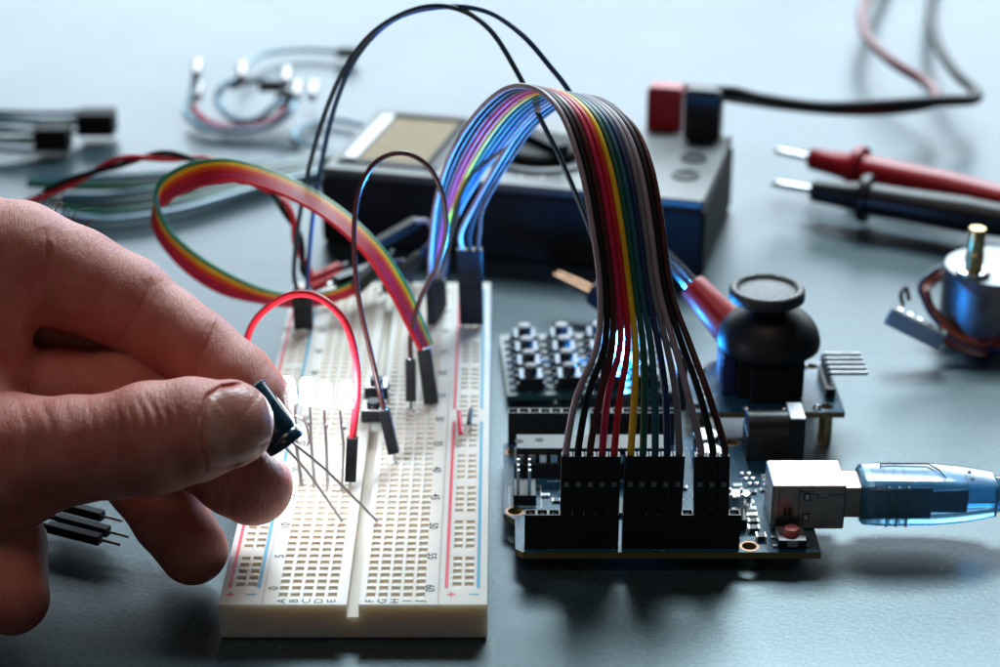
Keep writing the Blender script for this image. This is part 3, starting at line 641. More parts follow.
k = MB(); k.tube(spline([up_c+Vector((2.9, 0, 0)), up_c+Vector((3.8, 0, 0)), up_c+Vector((5.5, 0, -.25)), up_c+Vector((9, .3, -.72)), up_c+Vector((14, 1.5, -.74))], 8), .24, 16); k.build('cable', 'usbblue', us, smooth=True)
k = MB()
for i in range(7):
    x = 3.78+i*.26; rr = .42-.022*i; k.lathe(up_c+Vector((x, 0, -.01*i)), (1, 0, -.03), [(rr*.8, 0), (rr, .03), (rr*.97, .15), (rr*.75, .18), (rr*.72, .28)], 24)
k.build('strain_relief', 'usbblue', us, smooth=True)
k = MB()
for yy in (-.2, .12):
    k = MB(); k.lathe(up_c+Vector((3.25, yy, .495)), (0, 0, 1), [(.04, 0), (.04, .012)], 12); k.build('mould_mark', 'matte', us)

# ------------------------------------------------------------------ joystick module
JY = 9.9; jx = at(766, 370, JY).x
js = thing('joystick', 'black thumb joystick on a small blue board beside the power jack', 'joystick', (jx, JY, 0))
zt = .95
plate([(-2.0+jx, JY-1.5), (1.75+jx, JY-1.5), (1.75+jx, JY+1.35), (-2.0+jx, JY+1.35)], [(jx-1.75, JY-1.2, .16), (jx+1.35, JY-1.2, .16), (jx-1.75, JY+1.05, .16), (jx+1.3, JY+1.05, .16)], zt, zt-.16, 'board', ['pcb', 'fr4'], js, lambda x, y, z: Vector((x, y, z)))
for sx in (-1.75, 1.35):
    for sy in (-1.2, 1.05):
        k = MB(); k.cyl((jx+sx, JY+sy, 0), (jx+sx, JY+sy, zt-.162), .17, n=16); k.build('standoff', 'brass', js, smooth=True)
k = MB(); k.box((jx+.02, JY, zt+.62), (1.62, 1.62, 1.24)); k.build('gimbal_housing', 'matte', js, bevel=.06, seg=3)
k = MB(); k.box((jx-.98, JY-.05, zt+.52), (.32, 1.05, .95)); k.box((jx-1.16, JY-.05, zt+.55), (.06, .8, .75)); k.build('side_potentiometer', 'w_navy', js, bevel=.04)
k = MB(); k.box((jx, JY-.96, zt+.50), (1.0, .30, .9)); k.build('front_potentiometer', 'matte', js, bevel=.04)
k = MB(); R0 = 1.26
k.lathe((jx+.02, JY, zt+1.08), (0, 0, 1), [(R0*.86, 0), (R0*.99, .04), (R0, .1)]+[(R0*math.cos(a*PI/40), .12+.98*math.sin(a*PI/40)) for a in range(1, 17)]+[(.34, 1.08), (.31, 1.12), (.30, 1.3)], 64); k.build('dome', 'dome', js, smooth=True)
k = MB(); k.lathe((jx-.09, JY, zt+2.27), (0, 0, 1), [(.30, -.2), (.5, -.02), (.82, .03), (.92, .10), (.925, .2), (.915, .3), (.87, .37), (.79, .385), (.73, .34), (.68, .28), (.4, .33), (.001, .36)], 64); k.build('thumb_cap', 'captop', js, smooth=True, ang=60)
k = MB(); k.box((jx+1.50, JY-.1, zt+.13), (.25, 1.35, .26)); hd = k.build('pin_header', 'black', js, bevel=.02)
k = MB()
for i in range(5):
    y = JY-.1+(-2+i)*.27+.3; k.tube([(jx+1.5, y, zt+.02), (jx+1.5, y, zt+.42), (jx+1.55, y, zt+.47), (jx+2.45, y, zt+.47)], .05, 6); k.lathe((jx+1.5, y, zt+.005), (0, 0, 1), [(.09, 0), (.03, .1)], 10)
k.build('pins', 'steel', hd, smooth=True)
k = MB()
for px_, py_ in ((-1.5, .8), (-1.6, .2), (-1.55, -.5), (-.6, -1.35), (.3, -1.38), (1.1, -1.3), (1.1, 1.0)): k.lathe((jx+px_, JY+py_, zt+.004), (0, 0, 1), [(.11, 0), (.1, .04), (.04, .09), (.001, .1)], 12)
k.build('solder_joint', 'steel', js, smooth=True)

# ------------------------------------------------------------------ button matrix keypad
kx, ky = .60, 11.15; KR = Matrix.Rotation(math.radians(3), 3, 'Z')
kp = thing('button_matrix', 'sixteen button keypad board behind the microcontroller board', 'keypad', (kx+1.6, ky+1.6, 0))
def KW(x, y, z): return KR @ Vector((x, y, 0))+Vector((kx, ky, z))
k = MB()
for a, b in ((-.45, -.55),): 
    vs = [KW(a, b, .30), KW(4.2, b, .30), KW(4.2, 3.1, .30), KW(a, 3.1, .30)]; vs += [v-Vector((0, 0, .16)) for v in vs]
    k.add(vs, [(0, 1, 2, 3), (7, 6, 5, 4), (0, 4, 5, 1), (1, 5, 6, 2), (2, 6, 7, 3), (3, 7, 4, 0)])
k.build('board', 'pcbg', kp)
k = MB()
for i in range(6):
    k.cyl(KW(.2+i*.6, -.3+(i % 2)*.0, .14), KW(.2+i*.6, -.3, 0), .06, n=8)
    k.cyl(KW(.2+i*.6, 2.95, .14), KW(.2+i*.6, 2.95, 0), .06, n=8)
k.build('solder_side_pins', 'steel', kp)
for j in range(4):
    for i in range(4):
        c = KW(i*.98+.18, j*.82, .30)
        b = MB(); b.box(c+Vector((0, 0, .17)), (.60, .60, .32), KR); bo = b.build('button', 'black', kp, bevel=.02)
        b = MB(); b.box(c+Vector((0, 0, .345)), (.58, .58, .03), KR)
        for sx in (-1, 1):
            for sy in (-1, 1):
                b.box(c+KR @ Vector((sx*.34, sy*.22, .1)), (.07, .07, .2), KR); b.lathe(c+KR @ Vector((sx*.37, sy*.22, 0)), (0, 0, 1), [(.09, 0), (.08, .04), (.001, .1)], 10)
        b.build('cover_plate', 'plate', bo, bevel=.008, seg=1)
        b = MB(); b.lathe(c+Vector((0, 0, .36)), (0, 0, 1), [(.18, 0), (.175, .19), (.16, .21), (.001, .212)], 20); b.build('button_cap', 'gloss', bo, smooth=True)
k = MB()
for j in range(8):
    for i in range(5): 
        k = MB(); k.lathe(KW(-.30+i*.98, -.25+j*.41, .302), (0, 0, 1), [(.07, 0), (.06, .04), (.001, .07)], 8); k.build('solder_joint', 'dsteel', kp)

c_ = KW(2.63, 1.1, .30)
led('glowing blue LED standing on the keypad behind the rainbow ribbon cable', [c_+Vector((-.1, 0, -.02)), c_+Vector((.1, 0, -.02))], c_+Vector((0, 0, .22)), .15, 'bled', name='blue_led', hh=.75)
sl_ = bpy.data.lights.new('blue_beam', 'SPOT'); sl_.energy = 20000; sl_.color = (.04, .32, 1); sl_.spot_size = math.radians(88); sl_.spot_blend = .7; sl_.shadow_soft_size = .12  # extra spot added at the LED tip to turn the ribbon underside blue
so_ = bpy.data.objects.new('blue_beam', sl_); COL.objects.link(so_); so_.location = c_+Vector((-.12, -.1, 1.12)); so_.rotation_euler = (Vector((-1.6, 11.0, 6.5))-so_.location).to_track_quat('-Z', 'Y').to_euler()

# ------------------------------------------------------------------ multimeter
ma = math.radians(-14); MR = Matrix.Rotation(ma, 3, 'Z'); MC = Vector((.95, 23.0, 0)); MLn, MWd, MHt = 11.6, 6.0, 2.4
mm_ = thing('multimeter', 'black digital multimeter lying on the table behind the cables', 'multimeter', MC)
def MW(x, y, z): return MR @ Vector((x, y, 0))+MC+Vector((0, 0, z))
k = MB(); k.box(MW(0, 0, 1.05), (MLn, MWd, 2.1), MR); k.build('body', 'matte', mm_, bevel=.18, seg=3)
k = MB(); k.box(MW(0, 0, 2.25), (MLn-.12, MWd-.12, .3), MR); k.build('face_plate', 'meter', mm_, bevel=.1, seg=3)
k = MB(); k.box(MW(-3.9, .0, 2.42), (3.1, 4.7, .1), MR); dp = k.build('display', 'black', mm_, bevel=.04)
k = MB(); k.box(MW(-3.75, -.1, 2.475), (2.1, 4.0, .02), MR); k.build('screen', 'cork', dp)
k = MB(); k.box(MW(-5.1, -.1, 2.485), (.42, 4.1, .07), MR); k.build('bezel_highlight', 'lcd_hi', dp, bevel=.02)  # pale bar: bevel highlight painted as its own strip
k = MB(); k.box(MW(-3.75, 2.0, 2.50), (2.3, .3, .07), MR); k.box(MW(-2.65, -.1, 2.50), (.14, 4.3, .07), MR); k.build('screen_frame', 'matte', dp)
dc = MW(.35, -.2, 2.40)
k = MB(); k.lathe(dc, (0, 0, 1), [(1.75, 0), (1.75, .10), (1.62, .13), (1.55, .06), (.001, .055)], 64); k.build('dial_ring', 'black', mm_, smooth=True)
k = MB(); k.lathe(dc+Vector((0, 0, .05)), (0, 0, 1), [(1.25, 0), (1.2, .22), (1.1, .3), (.001, .3)], 48); k.box(dc+Vector((0, 0, .45)), (.5, 2.2, .3), Matrix.Rotation(.6, 3, 'Z')); k.build('dial_knob', 'matte', mm_, smooth=True)
k = MB()
for i in range(20):
    an = i*2*PI/20; p = dc+Vector((2.0*math.cos(an), 2.0*math.sin(an), .005))
    k.box(p, (.22, .04, .006), Matrix.Rotation(an, 3, 'Z'))
k.build('dial_ticks', 'white_ink', mm_)
for j, (x, y) in enumerate(((4.9, 2.0), (4.9, .55), (4.9, -1.0))):
    k = MB(); k.lathe(MW(x, y, 2.39), (0, 0, 1), [(.42, 0), (.42, .06), (.3, .06), (.28, .02), (.001, .02)], 32); k.build('socket', 'black', mm_, smooth=True)

# test lead plugs and leads
def lead_plug(px, py, Yv, mm, lab, wirep, wm, g=None):
    c = at(px, py, Yv); t = thing('test_lead', lab, 'test lead', c)
    R = MR; top = c+Vector((0, 0, .0))
    k = MB(); k.box(c, (1.12, .8, 1.5), R); k.box(c+Vector((0, 0, .78)), (1.0, .7, .1), R)
    k.build('plug', mm, t, bevel=.1, seg=3)
    k = MB(); k.cyl(c-Vector((0, 0, .62)), Vector((c.x, c.y, 2.42)), .2, n=20); k.build('plug_stem', 'matte', t, smooth=True)
    W = spline(wirep, 12); k = MB(); k.tube(W, .21, 12); k.build('cable', wm, t, smooth=True)
    return t
c1 = (666, 110, 25.6); c2 = (704, 113, 24.6)
lead_plug(*c1, 'redp', 'red test lead plugged into the top of the multimeter', [at(674, 90, 25.7)]+pts([(700, 90, 25.8), (735, 97, 26), (790, 105, 27), (850, 110, 28.2), (905, 108, 29.8), (935, 100, 31.3), (928, 84, 33.4), (893, 62, 36), (868, 38, 39), (862, 15, 42), (872, -8, 46), (890, -35, 52)]), 'w_dred')
lead_plug(*c2, 'black', 'black test lead plugged in beside the red one', [at(716, 92, 24.6)]+pts([(735, 93, 24.9), (765, 100, 26), (820, 107, 27.4), (880, 105, 29), (940, 101, 30.4), (974, 99, 31.6), (974, 90, 32.8), (955, 72, 35), (938, 45, 38.5), (931, 15, 43), (934, -15, 49), (945, -40, 55)]), 'w_black')

# ------------------------------------------------------------------ test probes
def probe(lab, a, b, mm, h, s=1):
    A0 = atz(*a); B0 = atz(*b); d = (B0-A0).normalized(); L = (B0-A0).length
    t = thing('test_probe', lab, 'test probe', (A0.x, A0.y, 0))
    k = MB(); k.lathe(A0, d, [(.02, 0), (.09, .12), (.11, .3), (.11, 1.7)], 16); k.build('metal_tip', 'steel', t, smooth=True)
    k = MB(); k.lathe(A0, d, [(.26, 1.35), (.36, 1.42), (.40, 2.3), (.46, 2.8), (.48, 2.9), (.72, 2.95), (.76, 3.05), (.74, 3.2), (.50, 3.24), (.50, 4.2), (.55, 6.2), (.53, 6.3), (.48, 8), (.34, 11), (.26, 13)], 32); k.build('handle', mm, t, smooth=True)
    k = MB(); E = A0+d*13; k.tube(spline([E-d*.3, E+d*1.5, E+d*4+Vector((0, .5, -.3)), E+d*9+Vector((0, 2, -.5))], 8), .17, 10); k.build('cable', mm if mm == 'redp' else 'w_black', t, smooth=True)
probe('red test probe with bare metal tip lying at the right', (773, 150, .95), (1000, 201, .95), 'redp', .6)
probe('black test probe with bare metal tip lying below the red one', (770, 183, .95), (1000, 221, .95), 'black', .6)

# ------------------------------------------------------------------ alligator clips
def clip(lab, a, b, mm, r0, r1, tipl=1.4):
    A0 = at(*a); B0 = at(*b); d = (B0-A0).normalized(); R = basis(d, (0, 0, 1))
    t = thing('alligator_clip', lab, 'alligator clip', (A0.x, A0.y, 0))
    L = (B0-A0).length
    k = MB(); k.lathe(A0, d, [(r0*.7, 0), (r0*.9, .02), (r0, .08), (r1, L*.9), (r1*.6, L)], 28); sl = k.build('sleeve', mm, t, smooth=True)
    for s_ in (-1, 1):
        for q in (-1,):
            k = MB(); off = R.col[0]*(s_*r0*.38)
            k.tube([A0+d*.2+off, A0-d*.45+off*1.0, A0-d*tipl+off*.75], [.12, .11, .07], 8)
            for z in range(5): k.box(A0-d*(tipl-.12-z*.13)+off*.35, (.08, .05, .07), R)
            k.build('jaw', 'oldbrass' if mm == 'black' else 'steel', t, smooth=True)
    k = MB(); E = B0; k.tube(spline([E-d*.4, E+d*1.2, E+d*3+Vector((1, 1, -.4)), E+d*4+Vector((4, 2.4, -.8))], 8), .13, 10)
    return t
clip('red sleeved alligator clip leaning behind the joystick', (691, 284, 12.6), (745, 345, 11.6), 'redp', .36, .52)
A0 = at(587, 290, 16.0); t = clip('dark alligator clip with brassy jaws behind the rainbow ribbon', (592, 292, 16), (640, 316, 15.2), 'black', .36, .5, 1.2)

# ------------------------------------------------------------------ stepper motor
mc = Vector((13.4, 15.2, 0))
st = thing('stepper_motor', 'round silver stepper motor with a brass shaft and coiled wires', 'motor', mc)
k = MB(); k.lathe(mc, (0, 0, 1), [(1.34, 0), (1.40, .06), (1.40, 1.84), (1.36, 1.9), (.001, 1.9)], 64); k.build('can', 'motor', st, smooth=True)
sx = at(973, 272, 14.7); sc_ = Vector((sx.x, 14.7, 0))
k = MB(); k.lathe(sc_+Vector((0, 0, 1.9)), (0, 0, 1), [(.46, 0), (.46, .14), (.40, .16), (.001, .16)], 32); k.build('shaft_collar', 'steel', st, smooth=True)
k = MB(); k.lathe(sc_+Vector((0, 0, 2.0)), (0, 0, 1), [(.25, 0), (.25, .5), (.23, .52), (.23, 1.16), (.21, 1.2), (.001, 1.2)], 32); k.build('shaft', 'brass', st, smooth=True)
k = MB(); k.box(mc+Vector((1.5, .1, 1.86)), (.8, .7, .08)); k.build('mounting_tab', 'steel', st, bevel=.03)
WCS = ['w_brown', 'w_dred', 'w_navy', 'w_brown', 'w_rust']
for i in range(5):
    o = .10*i
    P = [mc+Vector((-.6+.1*i, -1.4, .35)), at(962, 352-i*2, 13.0+o), at(938, 345-i*2, 13.2+o), at(922, 322-i*3, 14.0+o), at(919, 296-i*1.5, 14.8+o), at(932, 275+i*1.5, 15.3), at(955, 264+i*2, 16.2), at(985, 262+i*2, 17), at(1010, 280, 17), at(1000, 320, 15.9-.3*i), at(960, 325-i*3, 14.4), at(950, 300, 14.4+o), at(930, 295, 14.3+o)]
    P = [mc+Vector((-.6+.1*i, -1.4, .35))]+pts([(985, 356-i*2.5, 12.9+o), (958, 350-i*3, 13.1+o), (940, 338-i*3, 13.3+o)])
    k = MB(); k.tube(spline(P, 8), .052, 8); k.build('wire', WCS[i], st, smooth=True)
    P = pts([(1010, 352-i*2, 13.4), (965, 343-i*3, 13.9+o), (936, 322-i*3, 14.3+o), (923+i*1.5, 300-i*2, 14.9), (920+i*3, 284+i*.5, 15.3), (938+i*2, 268+i*2, 15.8), (965, 262+i*2.5, 16.6), (1000, 262+i*2, 17.2)])
    k = MB(); k.tube(spline(P, 8), .052, 8); k.build('wire', WCS[(i+2) % 5], st, smooth=True)
ja, jb = at(888, 314, 13.4), at(943, 341, 13.0); d = (jb-ja); R = basis(d, (0, 0, 1))
k = MB(); k.box((ja+jb)/2, (.34, .5, d.length), R); jc = k.build('connector', 'clear', st, bevel=.04)
k = MB()
for i in range(5):
    c = ja.lerp(jb, .14+.18*i)+R.col[1]*.255; k.box(c, (.16, .05, .13), R)
k.build('contacts', 'steel', jc)
k = MB(); k.tube(spline(pts([(903, 305, 13.6), (901, 294, 13.9), (906, 288, 14.1), (909, 300, 13.8)]), 6), .06, 8); k.build('cable_tie', 'black', st, smooth=True)

# ------------------------------------------------------------------ background odds and ends at the left
def blackstrip(lab, px, py, z, w, wires, sgn=1):
    c = atz(px, py, z); t = thing('wire_bundle', lab, 'wire bundle', (c.x, c.y, 0))
    k = MB(); k.box(c, (w, .9, .8)); k.build('connector_block', 'matte', t, bevel=.05)
    for i in range(wires):
        o = (i-(wires-1)/2)*.2
        P = [c+Vector((-w/2+.1, o*.6, o)), c+Vector((-w/2-1.2, o, o*.8+.1*math.sin(i*2))), c+Vector((-w/2-3.5, .6+o*1.6, -.1+o*.4)), c+Vector((-w/2-6.5, 1.0+o*2+.4*math.sin(i*5), -.2+o*.3))]
        k = MB(); k.tube(spline(P, 8), .09, 8); k.build('wire', ['w_teal', 'w_slate', 'w_green', 'w_navy', 'w_teal'][i % 5], t, smooth=True)
blackstrip('teal wires ending in a black connector block, the nearer of two', 53, 137, .6, 1.15, 5)
blackstrip('teal wires ending in a black connector block, the farther of two', 97, 122, .6, 1.25, 4)
# coil of small wires with silver terminals
cw = thing('wire_coil', 'small coil of blue and red wires with silver crimp ends', 'wire coil', atz(250, 110, 0))
def pz(L): return [atz(*p) for p in L]
for i, (mt, L, r) in enumerate((('w_lblue', [(196, 78, 1.2), (190, 100, .7), (187, 115, .4), (205, 128, .3), (240, 131, .3), (270, 126, .4), (290, 112, .8), (296, 98, 1)], .13), ('w_dred', [(194, 104, .7), (200, 118, .4), (222, 126, .3), (255, 126, .3), (280, 115, .5), (288, 102, .9)], .12), ('w_lblue', [(240, 78, 1.2), (222, 88, 1), (218, 103, .6), (232, 118, .4), (255, 120, .4), (275, 106, .8), (292, 98, .9)], .13), ('w_crim', [(192, 108, .6), (208, 122, .4), (236, 130, .3), (268, 124, .4), (286, 108, .8)], .11), ('w_slate', [(232, 88, .9), (255, 80, 1), (275, 86, 1), (300, 100, .6)], .1), ('w_lblue', [(238, 70, .6), (262, 55, .4), (300, 50, .3), (352, 53, .3)], .1), ('w_lblue', [(375, 128, .2), (330, 120, .2), (300, 128, .2), (296, 140, .2), (330, 150, .2)], .1))):
    k = MB(); k.tube(spline(pz(L), 8), r, 8); k.build('wire', mt, cw, smooth=True)
for x, y, z in ((196, 70, 1.4), (197, 92, .9), (241, 73, 1.3), (285, 78, 1.4), (295, 92, 1.1), (312, 92, .7)):
    k = MB(); k.cyl(atz(x, y+5, z), atz(x+2, y-7, z), .17, .2, 12); k.build('crimp_terminal', 'dsteel', cw, smooth=True)
for x, y, z in ((270, 86, 1), (287, 99, .9), (347, 53, .4)):
    k = MB(); k.box(atz(x, y, z), (.8, .4, .35)); k.build('sleeve', 'matte', cw, bevel=.05)
# loose strands lying behind the hand
ss = ['w_teal', 'w_slate', 'w_green', 'w_teal', 'w_slate', 'w_green', 'w_lblue']
lb = ['topmost', 'second', 'third', 'fourth', 'fifth', 'sixth', 'lowest']
for i in range(7):
    L = [(28, 182+i*1, .3), (90, 179+i*4, .35), (170, 174+i*5.5, .3), (240, 166+i*4, .3), (310, 156+i*3, .25), (345, 150+i*2.5, .2)] if i < 3 else [(62, 197+(i-3)*6, .3), (110, 196+(i-3)*8, .3), (180, 186+(i-3)*8, .3), (250, 172+(i-3)*6, .3), (320, 160+(i-3)*4, .25)]
    k = MB(); k.tube(spline(pz(L), 8), .13, 8)
    tag(k.build('loose_wire', ss[i], smooth=True), 'loose blue green wire lying on the table behind the rainbow loop, %s of the bundle' % lb[i], 'wire', 'loose wires behind the rainbow loop')

# ------------------------------------------------------------------ silver-pinned plugs lying under the hand
for i, (a, b, lab) in enumerate((((30, 497), (122, 521), 'black jumper plug with silver pin under the thumb, uppermost of three'), ((38, 513), (129, 537), 'black jumper plug with silver pin under the thumb, middle of three'), ((30, 522), (121, 545), 'black jumper plug with silver pin under the thumb, nearest of three'))):
    B1 = atz(b[0], b[1], .35+.1*(i == 0)); A1 = atz(a[0], a[1], .4); d = (A1-B1).normalized()
    t = thing('jumper_wire', lab, 'jumper wire', A1)
    k = MB(); k.tube([B1, B1+d*.55], .035, 8); k.build('pin', 'steel', t, smooth=True)
    k = MB(); R = basis(d, (0, 0, 1)); k.box(B1+d*1.2, (.22, .22, 1.35), R); k.build('plug', 'matte', t, bevel=.02)
    k = MB(); k.tube(spline([B1+d*1.85, B1+d*3, B1+d*5+Vector((0, .8, -.1))], 6), .07, 8); k.build('wire', 'w_black', t, smooth=True)

# ------------------------------------------------------------------ the hand (implicit surface, meshed as one body)
def hp(px, py, D): return np.array(atd(px, py, D))
def chain(L): return [(hp(*L[i][:3]), L[i][3], hp(*L[i+1][:3]), L[i+1][3]) for i in range(len(L)-1)]
THUMB = chain([(-70, 470, 41.5, 1.35), (5, 462, 41.1, 1.42), (72, 450, 40.5, 1.08), (115, 446, 40.35, 1.04), (150, 439, 40.3, 1.13), (192, 430, 40.3, 1.04), (229, 424, 40.4, .885)])
INDEX = chain([(-70, 258, 42.6, 1.62), (18, 258, 42.8, 1.22), (72, 278, 43.2, 1.12), (126, 302, 43.4, 1.02), (162, 327, 43.4, .90), (197, 351, 43.2, .88), (232, 380, 43.0, .86), (256, 403, 42.85, .80)])
MIDDLE = chain([(-20, 400, 43.6, 1.1), (60, 392, 43.5, .98), (115, 394, 43.3, .94), (160, 422, 42.9, .88), (205, 453, 42.6, .86), (235, 474, 42.4, .88), (253, 486, 42.3, .84)])
RING = chain([(-20, 440, 44.2, 1.05), (60, 425, 44.4, .92), (110, 447, 44.2, .86), (145, 484, 43.6, .80), (170, 518, 43.2, .80), (193, 550, 42.6, .745)])
PINKY = chain([(-60, 470, 43.8, 1.0), (-20, 500, 43.0, .95), (4, 545, 41.6, .86), (12, 598, 40.75, .76)])
PALM = chain([(-70, 262, 42.6, 1.5), (-45, 330, 42.6, 1.5), (-70, 470, 41.7, 1.5)])+chain([(-10, 300, 42.6, .95), (-20, 370, 42.4, 1.0), (-30, 430, 41.6, 1.2)])+chain([(-60, 250, 43.2, 1.5), (-200, 330, 43.3, 2.3), (-360, 420, 43.3, 2.5), (-520, 500, 43, 2.7)])+chain([(-60, 420, 43.6, 1.6), (-200, 400, 43.2, 2.2)])
BACK_BLOCKER = chain([(-80, 300, 45.3, 1.8), (20, 300, 45.3, 1.4), (90, 322, 45.2, 1.15), (160, 360, 44.8, .95)])  # hidden mass added behind the index to keep back light off the curled fingers
PALM += BACK_BLOCKER
def sdf_chain(P, C):
    d = None
    for a, ra, b, rb in C:
        ab = b-a; t = np.clip(((P-a) @ ab)/(ab @ ab), 0, 1); q = P-a-t[:, None]*ab
        s_ = t*t*(3-2*t)*.5+t*.5
        e = np.sqrt((q*q).sum(1))-(ra+(rb-ra)*s_); d = e if d is None else smin(d, e, .12)
    return d
def smin(a, b, k):
    h = np.clip(.5+.5*(b-a)/k, 0, 1); return b*(1-h)+a*h-k*h*(1-h)
FWn = np.array(FW); UPn = np.array(UP); CAMn = np.array(CAM)
def toscreen(P):
    q = P-CAMn; D = q @ FWn; return 500+F_PX*q[:, 0]/D, 333.5-F_PX*(q @ UPn)/D, D
def pdist(x, y, L):
    d = None
    for i in range(len(L)-1):
        ax_, ay = L[i]; bx_, by = L[i+1]; dx, dy = bx_-ax_, by-ay; t = np.clip(((x-ax_)*dx+(y-ay)*dy)/(dx*dx+dy*dy), 0, 1)
        e = np.hypot(x-ax_-t*dx, y-ay-t*dy); d = e if d is None else np.minimum(d, e)
    return d
CR_T = [([(147, 396), (156, 412), (158, 430), (153, 446)], .045, 3), ([(137, 398), (144, 412), (146, 428), (142, 442)], .035, 2.5), ([(160, 402), (168, 415), (169, 430), (163, 443)], .03, 2.5), ([(128, 405), (133, 420), (131, 436)], .025, 2.5), ([(173, 400), (178, 412), (178, 424)], .018, 2.5), ([(62, 398), (70, 420), (66, 440)], .02, 4),
        ([(206, 470), (203, 440), (202, 415), (207, 397), (222, 387), (245, 384), (262, 393)], .085, 2.4), ([(205, 464), (225, 467), (248, 460)], .06, 2.6), ([(198, 455), (195, 430), (196, 408)], .02, 2.5), ([(115, 400), (120, 418), (119, 440)], .02, 2.5), ([(88, 402), (94, 425), (90, 450)], .018, 3), ([(40, 400), (52, 425), (50, 460)], .025, 4), ([(15, 395), (26, 425), (24, 470)], .02, 4)]
CR_I = [([(154, 270), (148, 292), (137, 315), (115, 343)], .05, 2.2), ([(218, 314), (214, 331), (204, 350), (190, 366)], .05, 2.2), ([(146, 276), (140, 296)], .02, 2), ([(46, 232), (49, 262), (46, 300), (25, 345)], .06, 2.6), ([(0, 285), (10, 320), (18, 360)], .05, 2.6), ([(211, 318), (205, 336)], .018, 2), ([(225, 326), (222, 342), (212, 356)], .015, 2), ([(163, 282), (157, 300)], .012, 2),
        ([(152, 275), (146, 294), (134, 317), (115, 345)], .05, 10), ([(216, 318), (212, 332), (203, 350), (190, 366)], .04, 9), ([(48, 240), (48, 265), (44, 300), (25, 345)], .05, 12)]
CR_M = [([(228, 472), (218, 490), (210, 512)], .03, 4)]
def hand_sdf(P, detail=True):
    th, ix, mi, ri, pk, pa = [sdf_chain(P, c) for c in (THUMB, INDEX, MIDDLE, RING, PINKY, PALM)]
    if detail:
        x, y, D = toscreen(P)
        def crease(d, L, Dm):
            m_ = np.clip((Dm-D)/.4, 0, 1)
            for pl_, amp, w in L:
                e0 = np.minimum(np.hypot(x-pl_[0][0], y-pl_[0][1]), np.hypot(x-pl_[-1][0], y-pl_[-1][1])); tp = np.clip(.15+e0/14, 0, 1)
                q = pdist(x, y, pl_); d = d+m_*tp*amp*(np.exp(-(q/w)**2)-(.3*np.exp(-(q/(w*2.6))**2) if w < 6 else 0))
            return d
        th = crease(th, CR_T, 40.6); ix = crease(ix, CR_I, 43.3); mi = crease(mi, CR_M, 43)
        # pads: gentle bulges between the creases
        for cx, cy, w, amp in ((183, 312, 24, .05), (95, 300, 34, .06), (250, 375, 26, .05)): ix = ix-amp*np.exp(-((x-cx)**2+(y-cy)**2)/w**2)
        th = th+.10*np.exp(-(((x-238)/34)**2+((y-424)/36)**2)**2)*np.clip((40.5-D)/.4, 0, 1)
    a = smin(ix, pa, .55); a = smin(a, th, .16); b = smin(mi, pa, .5); c = smin(ri, pa, .5); e = smin(pk, pa, .6)
    d = smin(np.minimum(np.minimum(b, c), e), a, .05)
    d = smin(d, th, .06)
    # dent left by the capacitor
    q = P-CAP_S; t = np.clip(q @ CAP_A, 0, CAP_L); cd = np.sqrt(((q-t[:, None]*CAP_A)**2).sum(1))-.435
    return np.maximum(d, -cd)
